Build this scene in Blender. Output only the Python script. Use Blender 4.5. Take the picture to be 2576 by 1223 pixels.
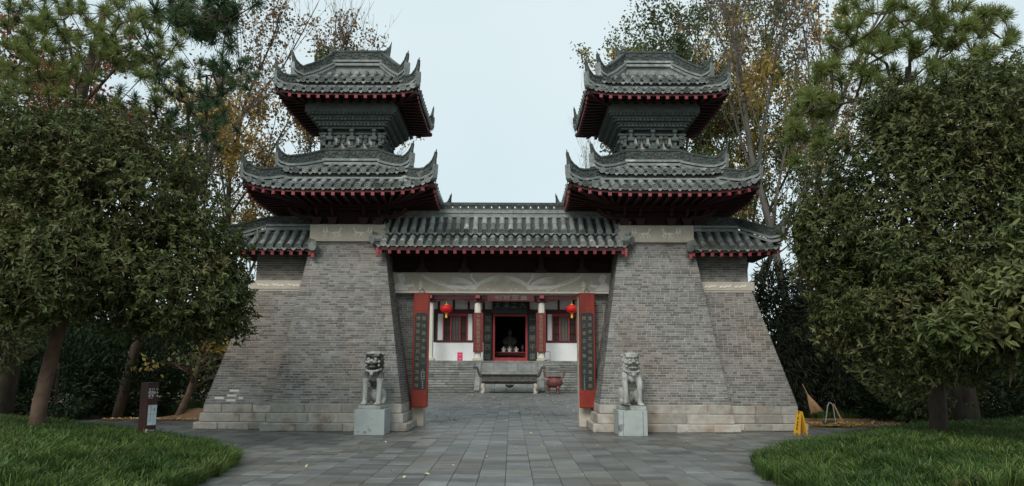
import bpy, bmesh, math, random
import numpy as np
from mathutils import Vector, Matrix, Euler

for o in list(bpy.data.objects):
    bpy.data.objects.remove(o)
C = bpy.context.scene.collection
S = bpy.context.scene
R = math.radians
rnd = random.Random(7)

# ------------------------------------------------------------------ camera, world, sun, exposure
CAM_H, PITCH, ROLL, FPX = 1.58, R(9.28), R(0.2), 1946.0
cd = bpy.data.cameras.new('camera')
cam = bpy.data.objects.new('camera', cd)
C.objects.link(cam)
cd.sensor_width = 36.0
cd.lens = FPX / 2576 * 36.0
cd.clip_start = 0.1
cd.clip_end = 2000
cam.matrix_world = (Matrix.Translation((0, 0, CAM_H)) @ Euler((R(90) + PITCH, 0, 0)).to_matrix().to_4x4()
                    @ Matrix.Rotation(ROLL, 4, 'Z'))
S.camera = cam

W = bpy.data.worlds.new('World')
S.world = W
W.use_nodes = True
wn = W.node_tree
wn.nodes.clear()
SUN_EL, SUN_AZ = R(38), R(200)
sky = wn.nodes.new('ShaderNodeTexSky')
sky.sky_type = 'NISHITA'
sky.sun_disc = False
sky.sun_elevation = SUN_EL
sky.sun_rotation = SUN_AZ
sky.dust_density = 3.0
tc = wn.nodes.new('ShaderNodeTexCoord')
ns = wn.nodes.new('ShaderNodeTexNoise')
ns.inputs['Scale'].default_value = 1.3
ns.inputs['Detail'].default_value = 4
cr = wn.nodes.new('ShaderNodeValToRGB')
cr.color_ramp.elements[0].position = 0.3
cr.color_ramp.elements[0].color = (6.0, 7.8, 8.4, 1)
cr.color_ramp.elements[1].position = 0.72
cr.color_ramp.elements[1].color = (7.9, 9.0, 9.3, 1)
mx = wn.nodes.new('ShaderNodeMix')
mx.data_type = 'RGBA'
mx.inputs['Factor'].default_value = 0.93
bg = wn.nodes.new('ShaderNodeBackground')
bg.inputs['Strength'].default_value = 0.07
wo = wn.nodes.new('ShaderNodeOutputWorld')
L = wn.links.new
L(tc.outputs['Generated'], ns.inputs['Vector'])
L(ns.outputs['Fac'], cr.inputs['Fac'])
L(sky.outputs['Color'], mx.inputs['A'])
L(cr.outputs['Color'], mx.inputs['B'])
L(mx.outputs['Result'], bg.inputs['Color'])
L(bg.outputs['Background'], wo.inputs['Surface'])

sd = bpy.data.lights.new('sun', 'SUN')
sd.energy = 1.5
sd.angle = R(26)
sd.color = (1.0, 0.96, 0.9)
sun = bpy.data.objects.new('sun', sd)
C.objects.link(sun)
# light comes from high behind the camera, a little to the left
_d = Vector((math.sin(R(20)) * math.cos(SUN_EL), math.cos(R(20)) * math.cos(SUN_EL), -math.sin(SUN_EL)))
sun.rotation_euler = _d.to_track_quat('-Z', 'Y').to_euler()

S.view_settings.view_transform = 'Standard'
S.view_settings.look = 'None'
S.view_settings.exposure = 0.55
S.view_settings.gamma = 1.0
S.view_settings.use_curve_mapping = False
S.cycles.max_bounces = 6
S.cycles.transparent_max_bounces = 8


def at(px, py, Y):
    """point of the world that the 2576 px wide picture shows at (px, py), at distance Y"""
    u, v = px - 1288.0, py - 611.5
    c, s = math.cos(ROLL), math.sin(ROLL)
    u2, v2 = (c * u + s * v) / FPX, -(-s * u + c * v) / FPX
    f, up = Vector((0, math.cos(PITCH), math.sin(PITCH))), Vector((0, -math.sin(PITCH), math.cos(PITCH)))
    r = f + Vector((1, 0, 0)) * u2 + up * v2
    t = Y / r.y
    return Vector((r.x * t, Y, CAM_H + r.z * t))


# ------------------------------------------------------------------ materials
def mat(name, c1, c2=None, scale=4.0, rough=0.8, bump=0.0, bscale=None, rand=0.0, c3=None, s3=1.0, t3=(0.55, 0.7),
        spec=0.3, metal=0.0, trans=0.0, objspace=False, stretch=None, detail=5.0, c4=None, s4=0.5, t4=(0.5, 0.7), emit=None):
    m = bpy.data.materials.new(name)
    m.use_nodes = True
    nt = m.node_tree
    n = nt.nodes
    l = nt.links.new
    b = n['Principled BSDF']
    out = n['Material Output']
    b.inputs['Roughness'].default_value = rough
    b.inputs['Specular IOR Level'].default_value = spec
    b.inputs['Metallic'].default_value = metal
    c2 = c2 or c1
    if objspace:
        t = n.new('ShaderNodeTexCoord').outputs['Object']
    else:
        t = n.new('ShaderNodeNewGeometry').outputs['Position']
    if stretch:
        mp = n.new('ShaderNodeMapping')
        mp.inputs['Scale'].default_value = stretch
        l(t, mp.inputs['Vector'])
        t = mp.outputs['Vector']

    def noise(sc, det=detail):
        k = n.new('ShaderNodeTexNoise')
        k.inputs['Scale'].default_value = sc
        k.inputs['Detail'].default_value = det
        k.inputs['Roughness'].default_value = 0.62
        l(t, k.inputs['Vector'])
        return k.outputs['Fac']

    def ramp(fac, lo, hi):
        k = n.new('ShaderNodeMapRange')
        k.inputs['From Min'].default_value = lo
        k.inputs['From Max'].default_value = hi
        l(fac, k.inputs['Value'])
        return k.outputs['Result']

    def mix(fac, a, bb):
        k = n.new('ShaderNodeMix')
        k.data_type = 'RGBA'
        l(fac, k.inputs['Factor'])
        if isinstance(a, tuple):
            k.inputs['A'].default_value = (*a, 1)
        else:
            l(a, k.inputs['A'])
        if isinstance(bb, tuple):
            k.inputs['B'].default_value = (*bb, 1)
        else:
            l(bb, k.inputs['B'])
        return k.outputs['Result']
    col = mix(ramp(noise(scale), 0.32, 0.68), tuple(c1), tuple(c2))
    if c3:
        col = mix(ramp(noise(s3), *t3), col, tuple(c3))
    if c4:
        col = mix(ramp(noise(s4), *t4), col, tuple(c4))
    if rand:
        oi = n.new('ShaderNodeObjectInfo').outputs['Random']
        gi = n.new('ShaderNodeNewGeometry').outputs['Random Per Island']
        a = n.new('ShaderNodeMath'); a.operation = 'ADD'
        l(oi, a.inputs[0]); l(gi, a.inputs[1])
        f = n.new('ShaderNodeMath'); f.operation = 'FRACT'
        l(a.outputs[0], f.inputs[0])
        r = n.new('ShaderNodeMapRange')
        r.inputs['To Min'].default_value = 1 - rand
        r.inputs['To Max'].default_value = 1 + rand
        l(f.outputs[0], r.inputs['Value'])
        v = n.new('ShaderNodeVectorMath'); v.operation = 'SCALE'
        l(col, v.inputs[0]); l(r.outputs['Result'], v.inputs['Scale'])
        col = v.outputs[0]
    l(col, b.inputs['Base Color'])
    if bump:
        bp = n.new('ShaderNodeBump')
        bp.inputs['Strength'].default_value = bump
        bp.inputs['Distance'].default_value = 0.02
        l(noise(bscale or scale * 5, 6), bp.inputs['Height'])
        l(bp.outputs['Normal'], b.inputs['Normal'])
    if emit:
        b.inputs['Emission Color'].default_value = (*emit[0], 1)
        b.inputs['Emission Strength'].default_value = emit[1]
    if trans:
        tr = n.new('ShaderNodeBsdfTranslucent')
        l(col, tr.inputs['Color'])
        ms = n.new('ShaderNodeMixShader')
        ms.inputs[0].default_value = trans
        l(b.outputs[0], ms.inputs[1]); l(tr.outputs[0], ms.inputs[2])
        l(ms.outputs[0], out.inputs['Surface'])
    return m


MT = {}
MT['brick'] = mat('grey_brick', (.163, .158, .149), (.258, .250, .236), 3.0, .9, .5, 60, rand=.36, c3=(.225, .183, .146), s3=.45, t3=(.46, .70), c4=(.078, .077, .074), s4=.8, t4=(.6, .76))
MT['mortar'] = mat('pale_mortar', (.40, .39, .365), (.52, .51, .48), 6, .95, .3, 50, c3=(.34, .30, .25), s3=.5)
MT['stone'] = mat('buff_plinth_stone', (.33, .30, .26), (.47, .44, .39), 5, .9, 1.0, 40, rand=.22, c3=(.35, .25, .18), s3=1.3, t3=(.52, .70), c4=(.18, .168, .15), s4=2.6, t4=(.56, .74))
MT['frieze'] = mat('buff_frieze_stone', (.44, .39, .315), (.54, .485, .395), 3, .85, .3, 40, c3=(.36, .28, .21), s3=1.3, t3=(.54, .72))
MT['relief'] = mat('pale_relief_stone', (.68, .64, .56), (.76, .73, .66), 7, .85, .3, 60)
MT['tile'] = mat('grey_roof_tile', (.14, .157, .15), (.27, .29, .275), 6, .75, .4, 40, rand=.35, c3=(.46, .48, .45), s3=2.4, t3=(.6, .74), c4=(.075, .08, .06), s4=1.1, t4=(.52, .7))
MT['tilelight'] = mat('pale_new_roof_tile', (.27, .285, .27), (.40, .415, .39), 6, .75, .3, 40, rand=.25, c3=(.16, .17, .155), s3=2.2, t3=(.56, .74))
MT['pan'] = mat('dark_pan_tile', (.048, .054, .051), (.10, .107, .10), 8, .85, .5, 40, c3=(.06, .062, .035), s3=2, t3=(.5, .7))
MT['ridge'] = mat('carved_ridge_clay', (.04, .049, .045), (.10, .113, .105), 9, .8, .6, 30, c3=(.21, .23, .19), s3=2.2, t3=(.6, .73))
MT['rail'] = mat('ridge_rail_clay', (.17, .188, .18), (.30, .32, .305), 6, .7, .4, 30, c3=(.55, .57, .56), s3=1.8, t3=(.58, .7))
MT['turret'] = mat('dark_grey_turret_brick', (.075, .092, .088), (.13, .15, .142), 8, .85, .5, 40, rand=.15)
MT['plaster'] = mat('off_white_plaster', (.50, .49, .45), (.62, .61, .57), 6, .9, .2, 30)
MT['redwood'] = mat('dark_red_timber', (.026, .0075, .0075), (.042, .0105, .010), 6, .6, .2, 40)
MT['redend'] = mat('faded_red_paint', (.24, .045, .05), (.32, .07, .075), 12, .6, .2, 40)
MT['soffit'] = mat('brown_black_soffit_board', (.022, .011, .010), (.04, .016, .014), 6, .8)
MT['boardred'] = mat('red_lacquer', (.20, .024, .015), (.28, .036, .021), 3, .42, .15, 20, stretch=(1, 1, .4), c3=(.13, .022, .016), s3=2.0)
MT['coupletred'] = mat('brown_red_lacquer', (.125, .022, .02), (.17, .032, .028), 3, .5, .15, 20)
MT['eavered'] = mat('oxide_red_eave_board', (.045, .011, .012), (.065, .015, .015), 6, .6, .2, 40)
MT['boardblack'] = mat('green_black_lacquer', (.017, .025, .023), (.034, .042, .038), 4, .4, .1, 20)
MT['gilt'] = mat('dull_gilt', (.30, .235, .165), (.19, .145, .10), 30, .6)
MT['palegilt'] = mat('pale_lettering', (.42, .43, .40), None, 30, .7)
MT['white'] = mat('whitewash', (.76, .775, .77), (.82, .83, .82), 2, .9, .1, 20)
MT['column'] = mat('cream_painted_stone', (.62, .60, .52), (.72, .70, .62), 2, .7, .1, 20)
MT['hallred'] = mat('oxblood_paint', (.070, .017, .020), (.105, .024, .026), 3, .55, .15, 30)
MT['doorred'] = mat('bright_red_door_paint', (.32, .032, .04), (.40, .06, .06), 3, .5, .1, 30)
MT['step'] = mat('grey_step_stone', (.17, .172, .162), (.27, .268, .25), 3, .85, .6, 30, rand=.25, c3=(.11, .113, .10), s3=1.4, t3=(.5, .7))
MT['ramp'] = mat('weathered_ramp_stone', (.15, .15, .143), (.235, .235, .222), 1.6, .85, .5, 20, rand=.1, c3=(.42, .39, .30), s3=.7, t3=(.6, .72))
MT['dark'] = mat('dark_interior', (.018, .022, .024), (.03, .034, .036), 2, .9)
MT['iron'] = mat('weathered_iron', (.045, .042, .039), (.10, .094, .086), 5, .7, .4, 30, c3=(.17, .09, .065), s3=2.2, t3=(.58, .7))
MT['bronze_red'] = mat('red_painted_bronze', (.105, .024, .02), (.20, .06, .052), 14, .45, .5, 50, spec=.5)
MT['lantern'] = mat('red_lantern_silk', (.62, .012, .018), (.72, .03, .03), 4, .5, trans=.25)
MT['yellow'] = mat('yellow_tassel', (.72, .42, .05), (.80, .52, .08), 6, .7)
MT['safety'] = mat('yellow_plastic', (.80, .42, .03), (.86, .48, .05), 3, .45)
MT['ink'] = mat('black_print', (.10, .07, .02), None, 3, .6)
MT['steel'] = mat('dull_steel_tube', (.42, .45, .42), (.5, .52, .5), 5, .4, metal=.5)
MT['pink'] = mat('pink_red_case', (.62, .03, .12), (.68, .05, .14), 3, .5)
MT['bamboo'] = mat('bamboo_broom', (.30, .17, .085), (.42, .26, .14), 20, .8, .4, 40)
MT['signbrown'] = mat('dark_brown_steel', (.045, .016, .014), (.06, .022, .019), 3, .45)
MT['signwhite'] = mat('white_print', (.55, .58, .58), (.62, .64, .62), 4, .6)
MT['map'] = mat('pale_map_print', (.50, .57, .60), (.60, .64, .62), 10, .35, c3=(.44, .54, .60), s3=6, t3=(.5, .55))
MT['pedestal'] = mat('grey_polished_pedestal', (.31, .345, .33), (.42, .455, .435), 3, .6, .15, 20, c3=(.14, .165, .155), s3=3.0, t3=(.62, .72))
MT['lion'] = mat('grey_carved_stone', (.27, .272, .25), (.48, .48, .45), 6, .8, .6, 50, c3=(.10, .10, .09), s3=3.4, t3=(.52, .66), stretch=(1, 1, .5))
MT['liondark'] = mat('blackened_carved_stone', (.10, .095, .088), (.30, .30, .275), 5, .8, .6, 50, c3=(.045, .04, .036), s3=2.2, t3=(.42, .56), stretch=(1, 1, .45))
MT['paver'] = mat('slate_grey_paver', (.115, .118, .116), (.19, .193, .187), 2.2, .42, .4, 40, rand=.36, spec=.45, c3=(.138, .126, .108), s3=.5, t3=(.44, .64), c4=(.075, .070, .062), s4=.28, t4=(.55, .68))
MT['joint'] = mat('mossy_joint_sand', (.05, .05, .035), (.075, .085, .03), 3, .95)
MT['soil'] = mat('bare_earth', (.10, .065, .04), (.16, .10, .06), 2, .95, .8, 12, c3=(.05, .055, .03), s3=.3)
MT['dirt'] = mat('orange_brown_earth', (.19, .10, .055), (.28, .16, .09), 3, .95, 1.0, 14)
MT['path'] = mat('grey_brown_path', (.12, .115, .10), (.17, .16, .14), 2, .8, .4, 20)
MT['grass'] = mat('lilyturf_green', (.040, .086, .018), (.115, .175, .042), .9, .5, rand=.6, trans=.3, spec=.3, c3=(.16, .17, .055), s3=1.9, t3=(.56, .72))
MT['leafdark'] = mat('dark_glossy_leaf', (.060, .080, .024), (.122, .138, .048), .9, .45, rand=.55, trans=.24, spec=.28, c3=(.165, .14, .058), s3=1.3, t3=(.54, .74))
MT['leafolive'] = mat('olive_green_leaf', (.075, .10, .028), (.145, .16, .058), .9, .45, rand=.45, trans=.22, spec=.28, c3=(.18, .16, .065), s3=1.2, t3=(.55, .72))
MT['juniper'] = mat('deep_green_juniper', (.018, .036, .014), (.036, .06, .022), 1.2, .7, rand=.4, trans=.12)
MT['bamboo_leaf'] = mat('dark_bamboo_leaf', (.014, .022, .010), (.03, .036, .018), 1.2, .6, rand=.4, trans=.1)
MT['needle'] = mat('pine_needle', (.145, .185, .052), (.24, .275, .085), 1.0, .5, rand=.4, trans=.42)
MT['needledark'] = mat('dark_pine_needle', (.04, .085, .038), (.085, .13, .055), 1.0, .5, rand=.4, trans=.3)
MT['leafyellow'] = mat('yellow_autumn_leaf', (.40, .27, .06), (.52, .38, .11), .8, .6, rand=.35, trans=.35)
MT['leafbrown'] = mat('brown_autumn_leaf', (.17, .12, .075), (.29, .19, .10), .7, .65, rand=.4, trans=.3)
MT['leafgreen'] = mat('grey_green_leaf', (.07, .10, .04), (.14, .16, .06), .8, .6, rand=.4, trans=.3)
MT['leafrust'] = mat('rust_red_needle', (.20, .07, .03), (.28, .11, .05), .8, .7, rand=.4, trans=.3)
MT['bark'] = mat('dark_brown_bark', (.055, .040, .030), (.11, .085, .062), 6, .9, 1.0, 18, stretch=(1, 1, .3))
MT['barkred'] = mat('reddish_brown_bark', (.10, .06, .042), (.19, .125, .09), 5, .9, .8, 22, stretch=(1, 1, .8), c3=(.3, .22, .16), s3=3, t3=(.66, .74))
MT['barkpale'] = mat('grey_pale_bark', (.075, .067, .056), (.145, .132, .112), 4, .9, .7, 20, stretch=(1, 1, .4))
MT['litter'] = mat('dry_leaf_litter', (.50, .36, .14), (.62, .50, .30), 9, .8, rand=.35)
MT['statuette'] = mat('white_porcelain', (.6, .58, .55), (.66, .63, .6), 6, .4)
MT['robe'] = mat('dull_grey_robe', (.16, .145, .12), (.2, .18, .15), 4, .7)
MT['curtain'] = mat('grey_green_glass', (.20, .215, .19), (.25, .265, .235), 4, .3, spec=.5)
MT['lattice_bg'] = mat('brown_shutter', (.075, .062, .05), (.095, .08, .065), 8, .7)


# ------------------------------------------------------------------ mesh building
class MB:
    def __init__(self):
        self.v, self.f, self.m = [], [], []

    def add(self, vs, fs, mi=0):
        o = len(self.v)
        self.v.extend([tuple(p) for p in vs])
        self.f.extend([tuple(i + o for i in q) for q in fs])
        self.m.extend([mi] * len(fs))
        return self

    def box(self, c, s, mi=0, rot=None):
        hx, hy, hz = s[0] / 2, s[1] / 2, s[2] / 2
        vs = [Vector((x * hx, y * hy, z * hz)) for x in (-1, 1) for y in (-1, 1) for z in (-1, 1)]
        if rot is not None:
            vs = [rot @ p for p in vs]
        vs = [p + Vector(c) for p in vs]
        return self.add(vs, [(0, 1, 3, 2), (4, 6, 7, 5), (0, 4, 5, 1), (2, 3, 7, 6), (0, 2, 6, 4), (1, 5, 7, 3)], mi)

    def cbox(self, c, s, b=.012, mi=0, jit=0.0, rot=None):
        h = [s[0] / 2, s[1] / 2, s[2] / 2]
        idx, vs = {}, []
        for sx in (-1, 1):
            for sy in (-1, 1):
                for sz in (-1, 1):
                    sg = (sx, sy, sz)
                    for ax in range(3):
                        p = [sg[k] * (h[k] - (0 if k == ax else b)) for k in range(3)]
                        if jit:
                            p = [q + rnd.uniform(-jit, jit) for q in p]
                        p = Vector(p)
                        if rot is not None:
                            p = rot @ p
                        idx[(sg, ax)] = len(vs)
                        vs.append(p + Vector(c))
        fs = []
        for ax in range(3):
            o = [k for k in range(3) if k != ax]
            for sg in (-1, 1):
                q = []
                for a, bb in ((-1, -1), (1, -1), (1, 1), (-1, 1)):
                    t = [0, 0, 0]
                    t[ax], t[o[0]], t[o[1]] = sg, a, bb
                    q.append(idx[(tuple(t), ax)])
                fs.append(tuple(q))
        for e in range(3):
            o = [k for k in range(3) if k != e]
            for a in (-1, 1):
                for bb in (-1, 1):
                    t1, t2 = [0, 0, 0], [0, 0, 0]
                    t1[o[0]], t1[o[1]], t1[e] = a, bb, -1
                    t2[o[0]], t2[o[1]], t2[e] = a, bb, 1
                    fs.append((idx[(tuple(t1), o[0])], idx[(tuple(t2), o[0])], idx[(tuple(t2), o[1])], idx[(tuple(t1), o[1])]))
        for sx in (-1, 1):
            for sy in (-1, 1):
                for sz in (-1, 1):
                    fs.append(tuple(idx[((sx, sy, sz), k)] for k in range(3)))
        return self.add(vs, fs, mi)

    def tube(self, pts, rad, n=8, mi=0, cap=True):
        pts = [Vector(p) for p in pts]
        if not isinstance(rad, (list, tuple)):
            rad = [rad] * len(pts)
        vs, fs = [], []
        u = None
        for i, p in enumerate(pts):
            d = (pts[min(i + 1, len(pts) - 1)] - pts[max(i - 1, 0)])
            if d.length < 1e-9:
                d = Vector((0, 0, 1))
            d.normalize()
            if u is None:
                u = d.orthogonal().normalized()
            else:
                u = (u - d * u.dot(d))
                u = u.normalized() if u.length > 1e-6 else d.orthogonal().normalized()
            w = d.cross(u)
            for k in range(n):
                a = 2 * math.pi * k / n
                vs.append(p + (u * math.cos(a) + w * math.sin(a)) * rad[i])
        for i in range(len(pts) - 1):
            for k in range(n):
                k2 = (k + 1) % n
                fs.append((i * n + k, i * n + k2, (i + 1) * n + k2, (i + 1) * n + k))
        if cap:
            fs.append(tuple(range(n - 1, -1, -1)))
            fs.append(tuple((len(pts) - 1) * n + k for k in range(n)))
        return self.add(vs, fs, mi)

    def lathe(self, prof, c=(0, 0, 0), n=20, mi=0, ex=1.0, ey=1.0):
        vs, fs = [], []
        for r, z in prof:
            for k in range(n):
                a = 2 * math.pi * k / n
                vs.append((c[0] + r * ex * math.cos(a), c[1] + r * ey * math.sin(a), c[2] + z))
        for i in range(len(prof) - 1):
            for k in range(n):
                k2 = (k + 1) % n
                fs.append((i * n + k, i * n + k2, (i + 1) * n + k2, (i + 1) * n + k))
        fs.append(tuple(range(n - 1, -1, -1)))
        fs.append(tuple((len(prof) - 1) * n + k for k in range(n)))
        return self.add(vs, fs, mi)

    def prism(self, poly, t, M=None, mi=0):
        """polygon in the xz plane extruded along y by t (0..t), then transformed"""
        n = len(poly)
        vs = [Vector((x, 0, z)) for x, z in poly] + [Vector((x, t, z)) for x, z in poly]
        if M is not None:
            vs = [M @ p for p in vs]
        fs = [tuple(range(n)), tuple(range(2 * n - 1, n - 1, -1))]
        for i in range(n):
            j = (i + 1) % n
            fs.append((i, i + n, j + n, j))
        return self.add(vs, fs, mi)

    def strip(self, st, o, d, mi=0):
        """upright band along the plan direction d from o; stations (s, zb, zt, w)"""
        d = Vector((d[0], d[1], 0)).normalized()
        nn = Vector((-d.y, d.x, 0))
        vs, fs = [], []
        for s, zb, zt, w in st:
            b = Vector((o[0], o[1], 0)) + d * s
            for k, z in ((-1, zb), (1, zb), (1, zt), (-1, zt)):
                p = b + nn * (k * w / 2)
                vs.append((p.x, p.y, z))
        for i in range(len(st) - 1):
            for k in range(4):
                k2 = (k + 1) % 4
                fs.append((i * 4 + k, i * 4 + k2, i * 4 + 4 + k2, i * 4 + 4 + k))
        fs.append((3, 2, 1, 0))
        e = (len(st) - 1) * 4
        fs.append((e, e + 1, e + 2, e + 3))
        return self.add(vs, fs, mi)

    def torus(self, c, r, rr, axis, n=10, k=5, mi=0):
        a = Vector(axis).normalized()
        u = a.orthogonal().normalized()
        w = a.cross(u)
        vs, fs = [], []
        for i in range(n):
            t = 2 * math.pi * i / n
            e = u * math.cos(t) + w * math.sin(t)
            for j in range(k):
                q = 2 * math.pi * j / k
                vs.append(Vector(c) + e * (r + rr * math.cos(q)) + a * (rr * math.sin(q)))
        for i in range(n):
            for j in range(k):
                fs.append((i * k + j, ((i + 1) % n) * k + j, ((i + 1) % n) * k + (j + 1) % k, i * k + (j + 1) % k))
        return self.add(vs, fs, mi)

    def mesh(self, name, mats, smooth=False):
        me = bpy.data.meshes.new(name)
        me.from_pydata(self.v, [], self.f)
        for m in (mats if isinstance(mats, (list, tuple)) else [mats]):
            me.materials.append(MT[m] if isinstance(m, str) else m)
        if len(me.materials) > 1:
            me.polygons.foreach_set('material_index', self.m)
        bm = bmesh.new()
        bm.from_mesh(me)
        bmesh.ops.recalc_face_normals(bm, faces=bm.faces)
        bm.to_mesh(me)
        bm.free()
        if smooth:
            me.polygons.foreach_set('use_smooth', [True] * len(me.polygons))
        me.update()
        return me

    def build(self, name, mats, parent=None, smooth=False, label=None, kind=None, loc=(0, 0, 0)):
        return link(name, self.mesh(name, mats, smooth), parent, label, kind, loc)


def link(name, me, parent=None, label=None, kind=None, loc=(0, 0, 0), M=None):
    o = bpy.data.objects.new(name, me)
    C.objects.link(o)
    o.parent = parent
    if M is not None:
        o.matrix_local = M
    else:
        o.location = loc
    if label:
        o['label'] = label
    if kind:
        o['kind'] = kind
    return o


def thing(name, label, cat, loc=(0, 0, 0), rz=0.0, group=None):
    o = bpy.data.objects.new(name, None)
    o.empty_display_size = .2
    C.objects.link(o)
    o.location = loc
    o.rotation_euler = (0, 0, rz)
    o['label'] = label
    o['category'] = cat
    if group:
        o['group'] = group
    return o


def tag(o, label, cat, group=None):
    o['label'] = label
    o['category'] = cat
    if group:
        o['group'] = group
    return o


def kids(o, table={}):
    return list(o.children)


def copy_tree(o, parent=None):
    c = o.copy()
    C.objects.link(c)
    c.parent = parent
    for ch in o.children:
        copy_tree(ch, c)
    return c


def np_mesh(name, V, F, m, parent=None, label=None, kind=None, loc=(0, 0, 0)):
    me = bpy.data.meshes.new(name)
    V = np.asarray(V, dtype=np.float32)
    F = np.asarray(F, dtype=np.int32)
    k = F.shape[1]
    me.vertices.add(len(V))
    me.vertices.foreach_set('co', V.ravel())
    me.loops.add(F.size)
    me.loops.foreach_set('vertex_index', F.ravel())
    me.polygons.add(len(F))
    me.polygons.foreach_set('loop_start', np.arange(0, F.size, k, dtype=np.int32))
    try:
        me.polygons.foreach_set('loop_total', np.full(len(F), k, dtype=np.int32))
    except Exception:
        pass
    me.materials.append(MT[m] if isinstance(m, str) else m)
    me.update(calc_edges=True)
    me.validate()
    return link(name, me, parent, label, kind, loc)


_glyph = {}


def glyph(ch, ext=.006):
    if ch in _glyph:
        return _glyph[ch]
    cu = bpy.data.curves.new('lettering', 'FONT')
    cu.body = ch
    cu.size = 1.0
    cu.align_x = 'CENTER'
    cu.align_y = 'CENTER'
    cu.resolution_u = 2
    cu.extrude = ext
    o = bpy.data.objects.new('lettering', cu)
    C.objects.link(o)
    bpy.context.view_layer.update()
    dg = bpy.context.evaluated_depsgraph_get()
    me = o.evaluated_get(dg).to_mesh()
    vs = [v.co.copy() for v in me.vertices]
    fs = [tuple(p.vertices) for p in me.polygons]
    if vs:
        x0, x1 = min(v.x for v in vs), max(v.x for v in vs)
        y0, y1 = min(v.y for v in vs), max(v.y for v in vs)
        m = Vector(((x0 + x1) / 2, (y0 + y1) / 2, 0))
        if len(ch) == 1 and ch not in '一二三':
            pass
        vs = [v - m for v in vs]
    o.evaluated_get(dg).to_mesh_clear()
    bpy.data.objects.remove(o)
    bpy.data.curves.remove(cu)
    _glyph[ch] = (vs, fs)
    return _glyph[ch]


def put_text(mb, ch, c, size, mi=0, sx=1.0, rz=0.0):
    """glyph facing -Y, centred on c"""
    vs, fs = glyph(ch)
    if not vs:
        return
    cr_, sr_ = math.cos(rz), math.sin(rz)
    out = []
    for v in vs:
        x, y, z = v.x * size * sx, -v.z, v.y * size
        out.append((c[0] + x * cr_ - y * sr_, c[1] + x * sr_ + y * cr_, c[2] + z))
    mb.add(out, fs, mi)


def column_text(mb, s, x, y, z0, dz, size, mi=0, sx=1.0, rz=0.0):
    for i, ch in enumerate(s):
        put_text(mb, ch, (x, y, z0 - dz * i), size, mi, sx, rz)


def unit_box_mesh(name, m):
    mb = MB()
    mb.box((0, 0, 0), (1, 1, 1))
    return mb.mesh(name, m)


BRICK = unit_box_mesh('brick', 'brick')


def place_unit(me, name, c, s, parent):
    o = bpy.data.objects.new(name, me)
    C.objects.link(o)
    o.parent = parent
    o.location = c
    o.scale = s
    return o


def brick_row(a0, a1, r):
    """(start, end) pieces that fill a0..a1 with stretchers and headers"""
    out, a = [], a0
    gap = .014
    first = r.choice((.115, .24, .175))
    while a < a1 - .03:
        l = first if first else r.choice((.24, .24, .24, .115, .115))
        first = None
        e = min(a + l, a1)
        if a1 - e < .06:
            e = a1
        out.append((a, e))
        a = e + gap
    return out

# ------------------------------------------------------------------ setting: ground, paving, planted banks
def bank_height(x, y, poly, hmax=.32):
    d = 1e9
    n = len(poly)
    inside = False
    for i in range(n):
        (x1, y1), (x2, y2) = poly[i], poly[(i + 1) % n]
        if (y1 > y) != (y2 > y) and x < (x2 - x1) * (y - y1) / (y2 - y1) + x1:
            inside = not inside
        ex, ey = x2 - x1, y2 - y1
        t = max(0, min(1, ((x - x1) * ex + (y - y1) * ey) / (ex * ex + ey * ey)))
        d = min(d, math.hypot(x - x1 - ex * t, y - y1 - ey * t))
    if not inside:
        return None
    t = min(1, d / 2.2)
    return .02 + hmax * (t * t * (3 - 2 * t)) + .03 * math.sin(x * 1.3 + y) * t


BED_L = [(-4.2, 6.5), (-4.3, 11.5), (-4.7, 13.9), (-5.9, 15.5), (-7.6, 17.2), (-9.2, 18.6), (-12.5, 20.2), (-24, 21.5), (-24, 6.5)]
BED_R = [(3.5, 6.5), (3.6, 11.2), (4.0, 13.3), (5.3, 15.5), (7.0, 17.2), (9.2, 18.9), (13, 20.2), (24, 21.5), (24, 6.5)]

mb = MB()
mb.box((0, 100, -.11), (900, 900, .1))
o = mb.build('ground', 'soil', kind='structure')
mb = MB()
for s in (-1, 1):
    n = 30
    vs, fs = [], []
    for i in range(n + 1):
        for j in range(13):
            x = s * (8.5 + i * 1.2)
            y = 24.6 + j * 3.5
            z = -.05 + .25 * min(1, j / 1.5) + .06 * math.sin(i * 1.7 + j)
            vs.append((x, y, z))
    for i in range(n):
        for j in range(12):
            a = i * 13 + j
            fs.append((a, a + 13, a + 14, a + 1))
    mb.add(vs, fs)
mb.build('soil_bank', 'soil', kind='structure', smooth=True)
for nm, poly in (('planted_bank', BED_L), ('planted_bank', BED_R)):
    mb = MB()
    xs = [p[0] for p in poly]
    st = .4
    x0, y0 = min(xs), 6.5
    nx, ny = int((max(xs) - x0) / st) + 1, int(15.2 / st) + 1
    idx = {}
    for i in range(nx + 1):
        for j in range(ny + 1):
            h = bank_height(x0 + i * st, y0 + j * st, poly)
            idx[i, j] = len(mb.v)
            mb.v.append((x0 + i * st, y0 + j * st, (h - .02) if h is not None else -.04))
    for i in range(nx):
        for j in range(ny):
            q = (idx[i, j], idx[i + 1, j], idx[i + 1, j + 1], idx[i, j + 1])
            if max(mb.v[k][2] for k in q) > 0:
                mb.f.append(q)
                mb.m.append(0)
    mb.build(nm, 'soil', kind='structure', smooth=True)

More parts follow.
